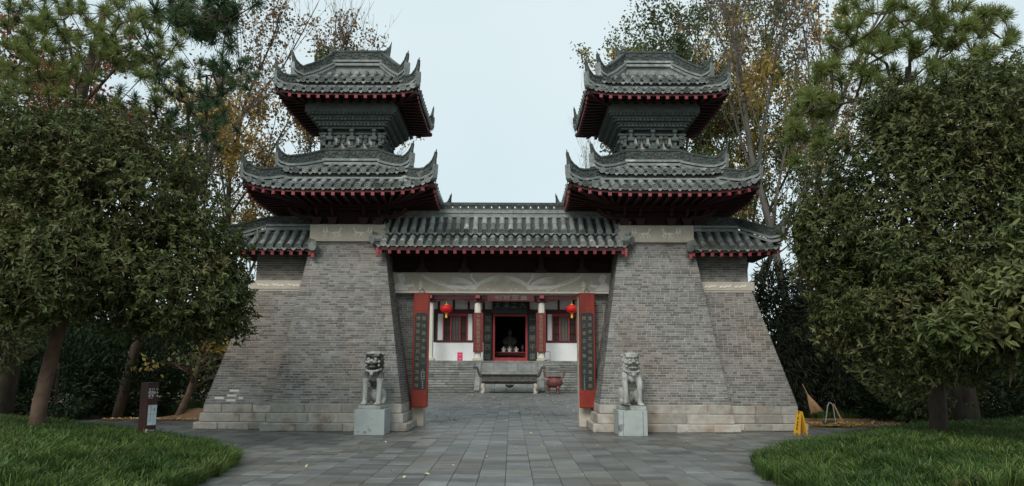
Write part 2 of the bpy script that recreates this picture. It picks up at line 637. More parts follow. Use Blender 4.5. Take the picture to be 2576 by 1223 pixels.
# paving: sanded bed, the 300 nearest pavers one by one, the rest as one piece
mb = MB()
mb.box((0, 31, -.035), (44, 50, .046))
pav = mb.build('pavement', 'joint', kind='structure')
PAVER = None
mbp = MB()
mbp.cbox((0, 0, -.5), (1, 1, 1), .012)
rest = MB()
cand = []
r2 = random.Random(3)
k = -52
while k < 52:
    xa = -.0845 + .4 * k
    y = 8.6 + r2.uniform(0, .4)
    while y < 53.6:
        l = r2.choice((.4, .4, .4, .4, .28, .6))
        yc, xc = y + l / 2, xa + .2
        if not (abs(xc + .27) > 9.5 + max(0, 22 - yc) * .2 and yc > 24.5) and not (yc < 20 and (bank_height(xc - .25, yc, BED_L) is not None and bank_height(xc + .25, yc, BED_L) is not None)) \
                and not (yc < 20 and (bank_height(xc - .25, yc, BED_R) is not None and bank_height(xc + .25, yc, BED_R) is not None)) \
                and not (20.9 < yc < 22.9 and 2.9 < abs(xc + .28) < 5.6):
            cand.append((yc, xc, l))
        y += l
    k += 1
inview = [c for c in cand if c[0] > 10.4 and abs(c[1]) < c[0] * .66]
inview.sort()
near = set(inview[:300])
pm = MB()
pm.cbox((0, 0, -.02), (1, 1, .04), .006)
PAVER = pm.mesh('paver', 'paver')
for c in cand:
    yc, xc, l = c
    tz = .001 + r2.uniform(-.003, .003)
    if c in near:
        o = bpy.data.objects.new('paver', PAVER)
        C.objects.link(o)
        o.parent = pav
        o.location = (xc, yc, tz + .002)
        o.scale = (.393, l - .008, 1)
        o.rotation_euler = (r2.uniform(-.004, .004), r2.uniform(-.004, .004), r2.uniform(-.004, .004))
    else:
        a, b, g = r2.uniform(-.003, .003), r2.uniform(-.003, .003), .0035
        x1, x2, y1, y2 = xc - .2 + g, xc + .2 - g, yc - l / 2 + g, yc + l / 2 - g
        vs = [(x1, y1, tz - a - b), (x2, y1, tz + a - b), (x2, y2, tz + a + b), (x1, y2, tz - a + b)]
        vs += [(x, y, -.02) for x, y, z in vs]
        rest.add(vs, [(0, 1, 2, 3), (0, 4, 5, 1), (1, 5, 6, 2), (2, 6, 7, 3), (3, 7, 4, 0)])
rest.build('far_pavers', 'paver', pav, kind='stuff')


# ------------------------------------------------------------------ brickwork
def brick_face(rows, singles, rest, r, front=True):
    """rows: list of (z, a0, a1, fixed, axis, sgn, single) -> bricks proud of the mortar core"""
    for z, a0, a1, fx, axis, sgn, single in rows:
        for s, e in brick_row(a0, a1, r):
            d = .1
            pr = r.uniform(-.003, .003)
            ln = e - s
            if axis == 'x':
                c = ((s + e) / 2, fx + sgn * (-d / 2) + pr, z)
                sz = (ln, d, BH)
            else:
                c = (fx + sgn * (-d / 2) + pr, (s + e) / 2, z)
                sz = (d, ln, BH)
            if single and singles is not None and len(singles) < 300:
                singles.append((c, sz))
            else:
                rest.box(c, sz)


COURSE = .064
BH = .049


def build_wall(root, z0, z1, half, front, back, r, sides=(-1, 1), name='brick_wall', nsing=300, bands=None):
    """half(z), front(z), back(z): local half width and y of the faces"""
    core = MB()
    ins = .013
    q = []
    for z in (z0, z1):
        h = half(z)
        q += [(-h + ins if -1 in sides else -h, front(z) + ins, z), (h - ins if 1 in sides else h, front(z) + ins, z), (h - ins if 1 in sides else h, back(z), z), (-h + ins if -1 in sides else -h, back(z), z)]
    core.add(q, [(0, 1, 5, 4), (1, 2, 6, 5), (2, 3, 7, 6), (3, 0, 4, 7), (4, 5, 6, 7)])
    wall = core.build(name, 'mortar', root)
    rows = []
    n = int((z1 - z0) / COURSE)
    singles, restmb = [], MB()
    for i in range(n):
        z = z0 + COURSE * (i + .5)
        h = half(z)
        rows.append((z, -h, h, front(z), 'x', -1, len(singles) < nsing))
    brick_face(rows, singles if nsing else None, restmb, r)
    rows = []
    for i in range(n):
        z = z0 + COURSE * (i + .5)
        h = half(z)
        for s in sides:
            rows.append((z, front(z) + .112, back(z), s * h, 'y', s, False))
    brick_face(rows, None, restmb, r)
    for c, s in singles:
        place_unit(BRICK, 'brick', c, s, wall)
    if restmb.v:
        restmb.build('upper_bricks', 'brick', wall, kind='stuff')
    return wall


def plinth(root, courses, r, sides=(-1, 1)):
    """courses: (z0, z1, half, front, back)"""
    core = MB()
    for z0, z1, h, f, b in courses:
        core.box((0, (f + .03 + b) / 2, (z0 + z1) / 2 - .003), (2 * h - .06, b - f - .03, z1 - z0))
    base = core.build('plinth', 'mortar', root)
    for z0, z1, h, f, b in courses:
        def run(a0, a1, put):
            a = a0
            while a < a1 - .02:
                l = r.uniform(.62, 1.25)
                e = a + l
                if a1 - e < .45:
                    e = a1
                put(a, min(e, a1))
                a = e + .008
        def px(a, e):
            m_ = MB()
            m_.cbox((0, 0, 0), (e - a, .22, z1 - z0 - .01), .018, jit=.007)
            m_.build('plinth_stone', 'stone', base, loc=((a + e) / 2, f + .11 + r.uniform(-.012, .006), (z0 + z1) / 2))
        run(-h, h, px)
        for s in sides:
            def py(a, e):
                m_ = MB()
                m_.cbox((0, 0, 0), (.2, e - a, z1 - z0 - .01), .018, jit=.007)
                m_.build('plinth_stone', 'stone', base, loc=(s * (h - .1), (a + e) / 2, (z0 + z1) / 2))
            run(f + .235, b, py)
    return base


# ------------------------------------------------------------------ roof pieces
def barrel(end):
    mb = MB()
    n = 8
    vs, fs = [], []
    for y, r_ in ((0, .070), (.97, .080), (1.0, .080)):
        for k_ in range(n + 1):
            a = math.pi * k_ / n
            vs.append((r_ * math.cos(a), y, r_ * math.sin(a)))
    for i in range(2):
        for k_ in range(n):
            a = i * (n + 1) + k_
            fs.append((a, a + 1, a + n + 2, a + n + 1))
    mb.add(vs, fs)
    if end:
        m = 14
        for y, r_, inner in ((1.0, .072, .045), (1.06, .072, .045)):
            pass
        vs, fs = [], []
        prof = ((1.0, .084), (1.05, .084), (1.05, .066), (1.02, .058), (1.02, .044), (1.05, .038), (1.05, .022), (1.02, .012))
        for y, r_ in prof:
            for k_ in range(m):
                a = 2 * math.pi * k_ / m
                vs.append((r_ * math.cos(a), y, r_ * math.sin(a) - .004))
        for i in range(len(prof) - 1):
            for k_ in range(m):
                k2 = (k_ + 1) % m
                fs.append((i * m + k_, i * m + k2, (i + 1) * m + k2, (i + 1) * m + k_))
        fs.append(tuple((len(prof) - 1) * m + k_ for k_ in range(m)))
        fs.append(tuple(range(m)))
        mb.add(vs, fs)
    else:
        mb.add([(.070 * math.cos(math.pi * k_ / n), 0, .070 * math.sin(math.pi * k_ / n)) for k_ in range(n + 1)], [tuple(range(n + 1))])
    return mb.mesh('roof_tile', 'tile', smooth=False)


TILE, ENDTILE = barrel(False), barrel(True)
_m = MB()
_m.prism([(-.075, .03), (-.06, .0), (0, -.015), (.06, .0), (.075, .03), (.06, -.035), (.03, -.065), (0, -.085), (-.03, -.06), (-.06, -.035)], .016)
DRIP = _m.mesh('drip_tile', 'tile')
_m = MB()
_m.box((0, .5, 0), (.082, 1, .085), 0)
_m.box((0, -.008, 0), (.086, .016, .089), 1)
RAFTER = _m.mesh('rafter', ('redwood', 'redend'))


def frame(o, ydir, zdir, sy=1.0, sc=1.0):
    y = Vector(ydir).normalized()
    z = Vector(zdir)
    z = (z - y * z.dot(y)).normalized()
    x = y.cross(z)
    M = Matrix.Identity(4)
    for i in range(3):
        M[i][0], M[i][1], M[i][2], M[i][3] = x[i] * sc, y[i] * sy, z[i] * sc, o[i]
    return M


def side_pt(k, a, b, z):
    return Vector({0: (a, -b, z), 1: (b, a, z), 2: (-a, b, z), 3: (-b, -a, z)}[k])


class Tier:
    def __init__(self, inner, outer, lift=0.0, power=1.25):
        self.i, self.o, self.lift, self.p = inner, outer, lift, power

    def dims(self, k):
        ix, iy, iz = self.i
        ox, oy, oz = self.o
        return (ix, iy, ox, oy) if k % 2 == 0 else (iy, ix, oy, ox)

    def z(self, k, a, b):
        ia, ib, oa, ob = self.dims(k)
        t = max(0, min(1.1, (b - ib) / (ob - ib)))
        return self.o[2] + (self.i[2] - self.o[2]) * max(0, 1 - t) ** self.p + self.lift * min(1.05, abs(a) / oa) ** 5 * t

    def bin(self, k, a):
        ia, ib, oa, ob = self.dims(k)
        return ib if abs(a) <= ia else ib + (ob - ib) * (abs(a) - ia) / (oa - ia)

    def P(self, k, a, b, dz=0):
        return side_pt(k, a, b, self.z(k, a, b) + dz)


def tile_tier(T, roof, pan, sp, ks=(0, 1, 3), seg=.32, drips=True, off=0.0):
    for k in (0, 1, 2, 3):
        ia, ib, oa, ob = T.dims(k)
        # pan surface in overlapping steps
        n = int(2 * oa / sp / 2) * 2 + 1
        cols = [(i - n // 2) * sp for i in range(n)]
        edges = [-oa] + [c + sp / 2 for c in cols[:-1]] + [oa]
        for i in range(len(edges) - 1):
            a0, a1 = edges[i], edges[i + 1]
            am = (a0 + a1) / 2
            m = max(2, int((ob - ib) / .1)) if k in ks else 2
            for j in range(m):
                for q in range(4 if k in ks else 1):
                    nq = 4 if k in ks else 1
                    pa, pb = a0 + (a1 - a0) * q / nq, a0 + (a1 - a0) * (q + 1) / nq
                    ka, kb = max(T.bin(k, pa), ib + (ob - ib) * j / m), max(T.bin(k, pb), ib + (ob - ib) * j / m)
                    e = ib + (ob - ib) * (j + 1) / m
                    if ka >= e and kb >= e:
                        continue
                    ka, kb = min(ka, e), min(kb, e)
                    dip = (.0, .012, .0, .012)
                    # channel centre lies half way between two tube rows
                    za = .03 * abs(math.cos(math.pi * (pa / sp)))
                    zb = .03 * abs(math.cos(math.pi * (pb / sp)))
                    pan.add([T.P(k, pa, ka, za - .035), T.P(k, pb, kb, zb - .035), T.P(k, pb, e, zb - .022), T.P(k, pa, e, za - .022)], [(0, 1, 2, 3)])
                    if k in ks and j < m:
                        pan.add([T.P(k, pa, e, za - .022), T.P(k, pb, e, zb - .022), T.P(k, pb, e, zb - .05), T.P(k, pa, e, za - .05)], [(0, 1, 2, 3)])
        if k not in ks:
            continue
        for c in cols:
            b0 = T.bin(k, c) + .01
            ln = ob - b0
            if ln < .07 or abs(c) > oa - .06:
                continue
            ns_ = max(1, round(ln / seg))
            for j in range(ns_):
                ba, bb = b0 + ln * j / ns_, b0 + ln * (j + 1) / ns_
                last = j == ns_ - 1
                if last:
                    bb += .035
                pa, pb = T.P(k, c, ba), T.P(k, c, bb)
                pa.z += .008 * j
                pb.z += .008 * (j + 1)
                d = pb - pa
                link('roof_tile', ENDTILE if last else TILE, roof, M=frame(pa, d, (0, 0, 1), d.length))
        if drips:
            for c in [x + sp / 2 for x in cols]:
                if abs(c) > oa - .12:
                    continue
                p = T.P(k, c, ob + .02, -.02)
                out = side_pt(k, 0, -1, 0)
                M = frame(p, (out.x, out.y, 0), (0, 0, 1))
                link('drip_tile', DRIP, roof, M=M)


def strip_set(st, o, d, band, rail, carve, top_cap=True, r=None):
    """carved band with half round rails under it, along plan direction d"""
    band.strip(st, o, d)
    rail.strip([(s, zb - .155, zb - .085, w + .09) for s, zb, zt, w in st if zt - zb > .1], o, d)
    rail.strip([(s, zb - .045, zb + .014, w + .12) for s, zb, zt, w in st if zt - zb > .1], o, d)
    if top_cap:
        band.strip([(s, zt - .035, zt + .012, w + .045) for s, zb, zt, w in st if zt - zb > .1], o, d)
    dd = Vector((d[0], d[1], 0)).normalized()
    nn = Vector((-dd.y, dd.x, 0))
    body = [q for q in st if q[2] - q[1] > .14]
    if carve is not None and len(body) > 1:
        s = body[0][0] + .1
        flip = 1
        while s < body[-1][0] - .06:
            for i in range(len(body) - 1):
                if body[i][0] <= s <= body[i + 1][0]:
                    t = (s - body[i][0]) / max(1e-6, body[i + 1][0] - body[i][0])
                    zb = body[i][1] + (body[i + 1][1] - body[i][1]) * t
                    zt = body[i][2] + (body[i + 1][2] - body[i][2]) * t
                    w = body[i][3]
                    h = zt - zb
                    for sd_ in (-1, 1):
                        c = Vector((o[0], o[1], 0)) + dd * s + nn * (sd_ * w / 2)
                        c.z = zb + h * (.52 + .1 * flip)
                        carve.torus(c, h * .2, h * .065, nn, 8, 4)
                        c2 = c + dd * .09
                        c2.z = zb + h * (.48 - .14 * flip)
                        carve.torus(c2, h * .10, h * .05, nn, 7, 4)
            flip = -flip
            s += .19


def horn_tail(s, zb, zt, w, up=.42, run=.3):
    """stations that end a ridge in an upswept horn"""
    return [(s, zb, zt, w), (s + run * .35, zb + .01, zt + up * .08, w), (s + run * .7, zb + .03, zt + up * .28, w * .8),
            (s + run * .9, zb + .08, zt + up * .55, w * .6), (s + run * 1.0, zb + .28, zt + up * .8, w * .4), (s + run * 1.08, zt + up * .93, zt + up, .02)]


# ------------------------------------------------------------------ gate tower (built once at its own base, then copied)
MID = -.28
SPREAD = 4.245
TY = 21.85


OFF = .24      # roofs and turret reach further back than the battered base


def build_tower(name, label, group, cx):
    r = random.Random(11)
    root = thing(name, label, 'gate tower', (cx, TY, 0), group=group)
    plinth(root, [(0, .21, 1.88, -1.70, 1.6), (.21, .455, 1.755, -1.58, 1.5), (.455, .695, 1.70, -1.525, 1.48)], r)
    half = lambda z: 1.69 - .157 * (z - .69)
    front = lambda z: -1.5 + .157 * (z - .69)
    back = lambda z: 1.45 - .157 * (z - .69)
    build_wall(root, .695, 5.04, half, front, back, r)
    # frieze block with chariots
    fr = MB()
    fr.cbox((0, (-.90 + .76) / 2, 5.285), (2.08, 1.66, .46), .02)
    fz = fr.build('frieze_block', 'frieze', root)
    edge = MB()
    edge.box((0, -.07, 5.046), (2.12, 1.72, .022))
    edge.build('frieze_ledge', 'frieze', fz)
    for sx, px in ((1, -.5), (-1, .5)):
        rb = MB()
        chariot(rb, px, -.912, 5.15, .30, sx)
        rb.build('chariot_relief', 'relief', fz)
    # red bracket sets under the lower roof
    br = MB()
    br.box((0, 0, 5.80), (1.7, 1.4, .58))
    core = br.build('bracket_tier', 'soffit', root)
    for k in (0, 1, 3):
        for a in ((-.86, -.43, .43, .86) if k == 0 else (-.55, 0, .55)):
            hb = .80 if k == 0 else .95
            m_ = MB()
            pr = lambda a_, b_, z_: side_pt(k, a_, b_, z_)
            s2 = (lambda w, d, h: (w, d, h)) if k % 2 == 0 else (lambda w, d, h: (d, w, h))
            poly = [(-.09, 0), (.09, 0), (.15, .2), (-.15, .2)]
            Mx = frame(side_pt(k, a, hb + .12, 5.515), side_pt(k, 0, -1, 0), (0, 0, 1))
            m_.prism(poly, .2, Mx)
            m_.tube([pr(a, hb, 5.72), pr(a, hb + .12, 5.80), pr(a, hb + .2, 5.92), pr(a, hb + .24, 6.06)], .052, 7)
            m_.box(pr(a, hb + .22, 6.1), s2(.17, .17, .09))
            m_.build('bracket', 'redwood', core)
    for s in (-1, 1):
        m_ = MB()
        m_.tube([(s * .95, -.86, 5.72), (s * 1.25, -.95, 5.72), (s * 1.5, -1.0, 5.82), (s * 1.62, -1.05, 5.96)], [.06, .075, .07, .06], 7)
        m_.tube([(s * .9, -.86, 6.0), (s * 1.5, -.98, 6.0), (s * 1.85, -1.15, 6.12)], [.06, .07, .06], 7)
        m_.build('bracket_arm', 'redwood', core)
    m_ = MB()
    m_.box((0, -1.03, 6.02), (3.1, .09, .1))
    m_.box((1.5, 0, 6.02), (.09, 2.1, .1))
    m_.box((-1.5, 0, 6.02), (.09, 2.1, .1))
    m_.box((0, -.86, 5.98), (2.3, .1, .14))
    m_.build('bracket_beam', 'redwood', core)

    def roof_on(nm, T1, T2, top, sp, hsp, soffit_in, rz, carve=True, hip_h=.24):
        pan = MB()
        roof = MB().build(nm, 'pan', root, loc=(0, OFF, 0))
        tile_tier(T1, roof, pan, sp)
        tile_tier(T2, roof, pan, sp)
        # step between the tiers
        ix, iy, iz = T1.i
        zlo, zhi = iz - .10, T2.o[2] - .05
        for k in range(4):
            ia, ib, oa, ob = T1.dims(k)
            pan.add([side_pt(k, -ia, ib, zlo), side_pt(k, ia, ib, zlo), side_pt(k, ia, ib, zhi), side_pt(k, -ia, ib, zhi)], [(0, 1, 2, 3)])
        me = pan.mesh(nm, 'pan')
        roof.data = me
        rail, band, carv = MB(), MB(), MB()
        for k in range(4):
            ia, ib, oa, ob = T1.dims(k)
            for z_, rr in ((iz + .045, .035),):
                rail.tube([side_pt(k, -ia - .03, ib + .02, z_), side_pt(k, ia + .03, ib + .02, z_)], rr, 6)
        # lower hips with horns at the eave corners
        for sx in (-1, 1):
            for sy in (-1, 1):
                o1 = Vector((sx * T1.i[0], sy * T1.i[1], 0))
                d1 = Vector((sx * (T1.o[0] - T1.i[0]), sy * (T1.o[1] - T1.i[1]), 0))
                ln = d1.length
                def z1(t):
                    return T1.z(0, T1.i[0] + (T1.o[0] - T1.i[0]) * t, T1.i[1] + (T1.o[1] - T1.i[1]) * t)
                st = []
                for t in (-.28, 0, .25, .5, .7):
                    zb = z1(max(t, 0)) + .10 - (.0 if t >= 0 else 0)
                    st.append((t * ln, zb, zb + hip_h + .03, .13))
                zb = z1(.8) + .12
                st += horn_tail(.8 * ln, zb, zb + hip_h + .05, .13, .40, ln * .27)
                strip_set(st, o1, d1, band, rail, carv)
                o2 = Vector((sx * T2.i[0], sy * T2.i[1], 0))
                d2 = Vector((sx * (T2.o[0] - T2.i[0]), sy * (T2.o[1] - T2.i[1]), 0))
                l2 = d2.length
                def z2(t):
                    return T2.z(0, T2.i[0] + (T2.o[0] - T2.i[0]) * t, T2.i[1] + (T2.o[1] - T2.i[1]) * t)
                st = []
                for t in (-.02, .2, .4, .6, .75):
                    q = max(t, 0)
                    zb = z2(q) + .12 + (top[0] - (z2(0) + .12)) * (1 - q) ** 1.5
                    zt = zb + (top[1] - top[0]) * (1 - q) + hip_h * q
                    st.append((t * l2, zb, zt, .13))
                zb = z2(.8) + .12
                st += horn_tail(.8 * l2, zb, zb + hip_h, .13, .38, l2 * .24)
                strip_set(st, o2, d2, band, rail, carv)
                rail.strip([(t * l2, z2(max(t, 0)) - .06, q_[1] - .02, .11) for t, q_ in zip((-.02, .2, .4, .6, .75), st)], o2, d2)
        # ridge band round the top
        for k in range(4):
            ia, ib, oa, ob = T2.dims(k)
            p, q = side_pt(k, -ia, ib, 0), side_pt(k, ia, ib, 0)
            d = q - p
            st = [(0, top[0], top[1], .13), (d.length, top[0], top[1], .13)]
            strip_set(st, p, d, band, rail, carv)
            c = side_pt(k, 0, ib - .03, (T2.i[2] + top[0]) / 2 - .03)
            s_ = (2 * ia, .1, top[0] - T2.i[2] + .02)
            rail.box(c, s_ if k % 2 == 0 else (s_[1], s_[0], s_[2]))
        band.build('ridge', 'ridge', roof)
        rail.build('ridge_rail', 'rail', roof)
        carv.build('ridge_carving', 'ridge', roof, kind='stuff')
        # eave boards, soffit, rafters
        eb = MB()
        for k in range(4):
            ia, ib, oa, ob = T1.dims(k)
            n = 14
            for i in range(n):
                a0, a1 = -oa + .1 + (2 * oa - .2) * i / n, -oa + .1 + (2 * oa - .2) * (i + 1) / n
                b = ob - .06
                eb.add([T1.P(k, a0, b + .03, -.155), T1.P(k, a1, b + .03, -.155), T1.P(k, a1, b + .03, -.05), T1.P(k, a0, b + .03, -.05)], [(0, 1, 2, 3)], 1)
                si, wi = soffit_in
                sa = si if k % 2 == 0 else wi
                sb = wi if k % 2 == 0 else si
                f0, f1 = a0 / oa * sa, a1 / oa * sa
                eb.add([T1.P(k, a0, b, -.12), T1.P(k, a1, b, -.12), side_pt(k, f1, sb, rz), side_pt(k, f0, sb, rz)], [(0, 1, 2, 3)], 0)
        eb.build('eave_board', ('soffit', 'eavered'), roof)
        for k in (0, 1, 2, 3):
            ia, ib, oa, ob = T1.dims(k)
            si, wi = soffit_in
            sa, sb = (si, wi) if k % 2 == 0 else (wi, si)
            n = int((2 * oa - .25) / hsp)
            for i in range(n):
                a = (i - (n - 1) / 2) * hsp
                fan = a if abs(a) < oa * .62 else (a - math.copysign((abs(a) - oa * .62) * .45, a))
                p = T1.P(k, a, ob - .02, -.195)
                q = side_pt(k, min(max(fan, -sa - .15), sa + .15), sb + .02, rz - .05)
                d = q - p
                link('rafter', RAFTER, roof, M=frame(p, d, (0, 0, 1), d.length))
        for sx in (-1, 1):
            for sy in (-1, 1):
                hb = MB()
                p0 = Vector((sx * soffit_in[0], sy * soffit_in[1], rz - .08))
                p1 = Vector((sx * (T1.o[0] - .02), sy * (T1.o[1] - .02), T1.o[2] + T1.lift - .2))
                hb.tube([p0, p0.lerp(p1, .6) - Vector((0, 0, .03)), p1], [.07, .08, .07], 6)
                hb.build('hip_rafter', 'redwood', roof)
        return roof

    T1 = Tier((1.72, 1.79, 6.60), (2.48, 2.48, 6.26), .24)
    T2 = Tier((.80, .96, 7.24), (1.80, 1.86, 6.83), .10)
    roof_on('lower_roof', T1, T2, (7.38, 7.69), .258, .258, (.92, 1.02), 6.10)
    # turret on the lower roof
    tb = MB()
    tb.box((0, 0, 7.7), (1.42, 1.74, 1.4))
    body = tb.build('turret', 'turret', root, loc=(0, OFF, 0))
    pl = MB()
    pl.box((0, -.875, 7.86), (1.36, .02, .5))
    pl.box((.715, 0, 7.86), (.02, 1.66, .5))
    pl.box((-.715, 0, 7.86), (.02, 1.66, .5))
    pl.build('plaster_panel', 'plaster', body)
    for k in (0, 1, 3):
        bb = .88 if k == 0 else .72
        for a in ((-.62, 0, .62) if k == 0 else (-.75, .0, .75)):
            m_ = MB()
            s2 = (lambda w, d, h: (w, d, h)) if k % 2 == 0 else (lambda w, d, h: (d, w, h))
            P = lambda a_, b_, z_: side_pt(k, a_, b_, z_)
            m_.cbox(P(a, bb + .08, 7.76), s2(.26, .16, .10), .02)
            m_.cbox(P(a - .17, bb + .09, 7.82), s2(.12, .14, .08), .02)
            m_.cbox(P(a + .17, bb + .09, 7.82), s2(.12, .14, .08), .02)
            m_.cbox(P(a - .24, bb + .09, 7.88), s2(.08, .14, .07), .015)
            m_.cbox(P(a + .24, bb + .09, 7.88), s2(.08, .14, .07), .015)
            m_.box(P(a, bb + .10, 7.86), s2(.09, .14, .14))
            m_.cbox(P(a, bb + .14, 7.99), s2(.19, .2, .12), .02)
            m_.box(P(a, bb + .12, 8.12), s2(.08, .14, .16))
            m_.cbox(P(a, bb + .16, 8.22), s2(.12, .14, .08), .015)
            m_.build('grey_bracket', 'turret', body)
            for q in (-.24, .24):
                m_ = MB()
                m_.cbox(P(a + q, bb + .07, 8.05), s2(.12, .12, .11), .02)
                m_.cbox(P(a + q, bb + .05, 7.96), s2(.08, .1, .08), .015)
                m_.build('grey_bracket', 'turret', body)
        m_ = MB()
        m_.box(side_pt(k, 0, bb + .05, 8.15), (1.9, .1, .05) if k % 2 == 0 else (.1, 2.0, .05))
        m_.build('bracket_tie', 'turret', body)
    zz, hx, hy = 8.28, .90, 1.04
    cb, dn = MB(), MB()
    for i in range(6):
        hh = .066
        cb.cbox((0, 0, zz + hh / 2), (2 * hx, 2 * hy, hh), .012)
        if i in (1, 3, 5):
            for k in (0, 1, 3):
                la, lb = (hx, hy) if k % 2 == 0 else (hy, hx)
                n = int(2 * la / .105)
                for j in range(n):
                    a = (j + .5 - n / 2) * .105
                    M = frame(side_pt(k, a, lb + .035, zz + .004), side_pt(k, 0, -1, 0), (0, 0, 1))
                    dn.prism([(-.035, 0), (.035, 0), (.035, .058), (-.035, .058)], .06, M)
        zz += hh
        hx += .062
        hy += .055
    cb.build('corbel_courses', 'turret', body)
    dn.build('dentils', 'turret', body, kind='stuff')
    up = MB()
    up.box((0, 0, zz + .16), (2 * hx, 2 * hy, .34))
    up.build('upper_wall', 'turret', body)
    T3 = Tier((1.50, 1.55, 9.27), (1.93, 1.95, 9.10), .13)
    T4 = Tier((.72, .57, 10.12), (1.57, 1.61, 9.49), .06)
    rf = roof_on('upper_roof', T3, T4, (10.46, 10.77), .258, .258, (hx, hy), 9.0)
    m_ = MB()
    for s in (-1, 1):
        st = [(0, 10.6, 10.83, .15), (.55, 10.62, 10.86, .15)] + horn_tail(.60, 10.66, 10.90, .14, .34, .29)
        m_.strip(st, (0, -OFF, 0), (s, 0, 0))
    m_.box((0, 0, 10.5), (1.3, .8, .5))
    m_.build('horned_ridge', 'ridge', rf)
    return root


def chariot(mb, x, y, z, h, f):
    """flat relief of a horse drawn chariot, about 3h wide, f = direction of travel"""
    def poly(pts, t=.012):
        M = Matrix.Translation((x, y, z)) @ Matrix.Diagonal((f * h, 1, h, 1))
        mb.prism(pts, t, M)
    poly([(.22, .42), (.35, .5), (.8, .5), (.92, .62), (1.0, .9), (1.08, .98), (1.1, .9), (1.2, .78), (1.14, .72), (1.06, .76), (1.02, .5), (.92, .36), (.7, .33), (.4, .32), (.26, .34)])
    for pts in ([(.3, .36), (.42, .34), (.34, .2), (.2, .1), (.14, .02), (.24, .02), (.3, .12), (.42, .2)], [(.42, .34), (.5, .34), (.52, .18), (.62, .04), (.52, .02), (.44, .16)],
                [(.86, .38), (.96, .4), (1.12, .26), (1.06, .06), (.98, .08), (1.02, .24)], [(.8, .36), (.88, .34), (.86, .16), (.96, .02), (.86, .0), (.78, .16)],
                [(.22, .46), (.3, .42), (.12, .28), (.1, .14), (.06, .28)]):
        poly(pts)
    poly([(-.62, .42), (-.1, .42), (-.06, .5), (-.1, .62), (-.16, .5), (-.6, .5)])
    for q in (-.5, -.24):
        poly([(q - .1, .5), (q + .1, .5), (q + .06, .76), (q - .06, .76)])
        poly([(q - .06, .78), (q + .06, .78), (q + .07, .92), (q, .98), (q - .07, .92)])
    poly([(-.1, .44), (.3, .4), (.3, .43), (-.1, .48)])
    c = (x + f * h * -.36, y + .004, z + h * .2)
    mb.torus(c, h * .2, h * .025, (0, 1, 0), 12, 4)
    for i in range(4):
        mb.box(c, (h * .38, .008, h * .025), rot=Matrix.Rotation(math.pi * i / 4, 3, 'Y'))


TWL = build_tower('gate_tower', 'grey brick gate tower with two tiled roofs, behind the dark-chested lion', 'brick towers flanking the gateway', MID - SPREAD)
twr = copy_tree(TWL)
twr.location = (MID + SPREAD, TY, 0)
twr['label'] = 'grey brick gate tower with two tiled roofs, beside the yellow floor sign'


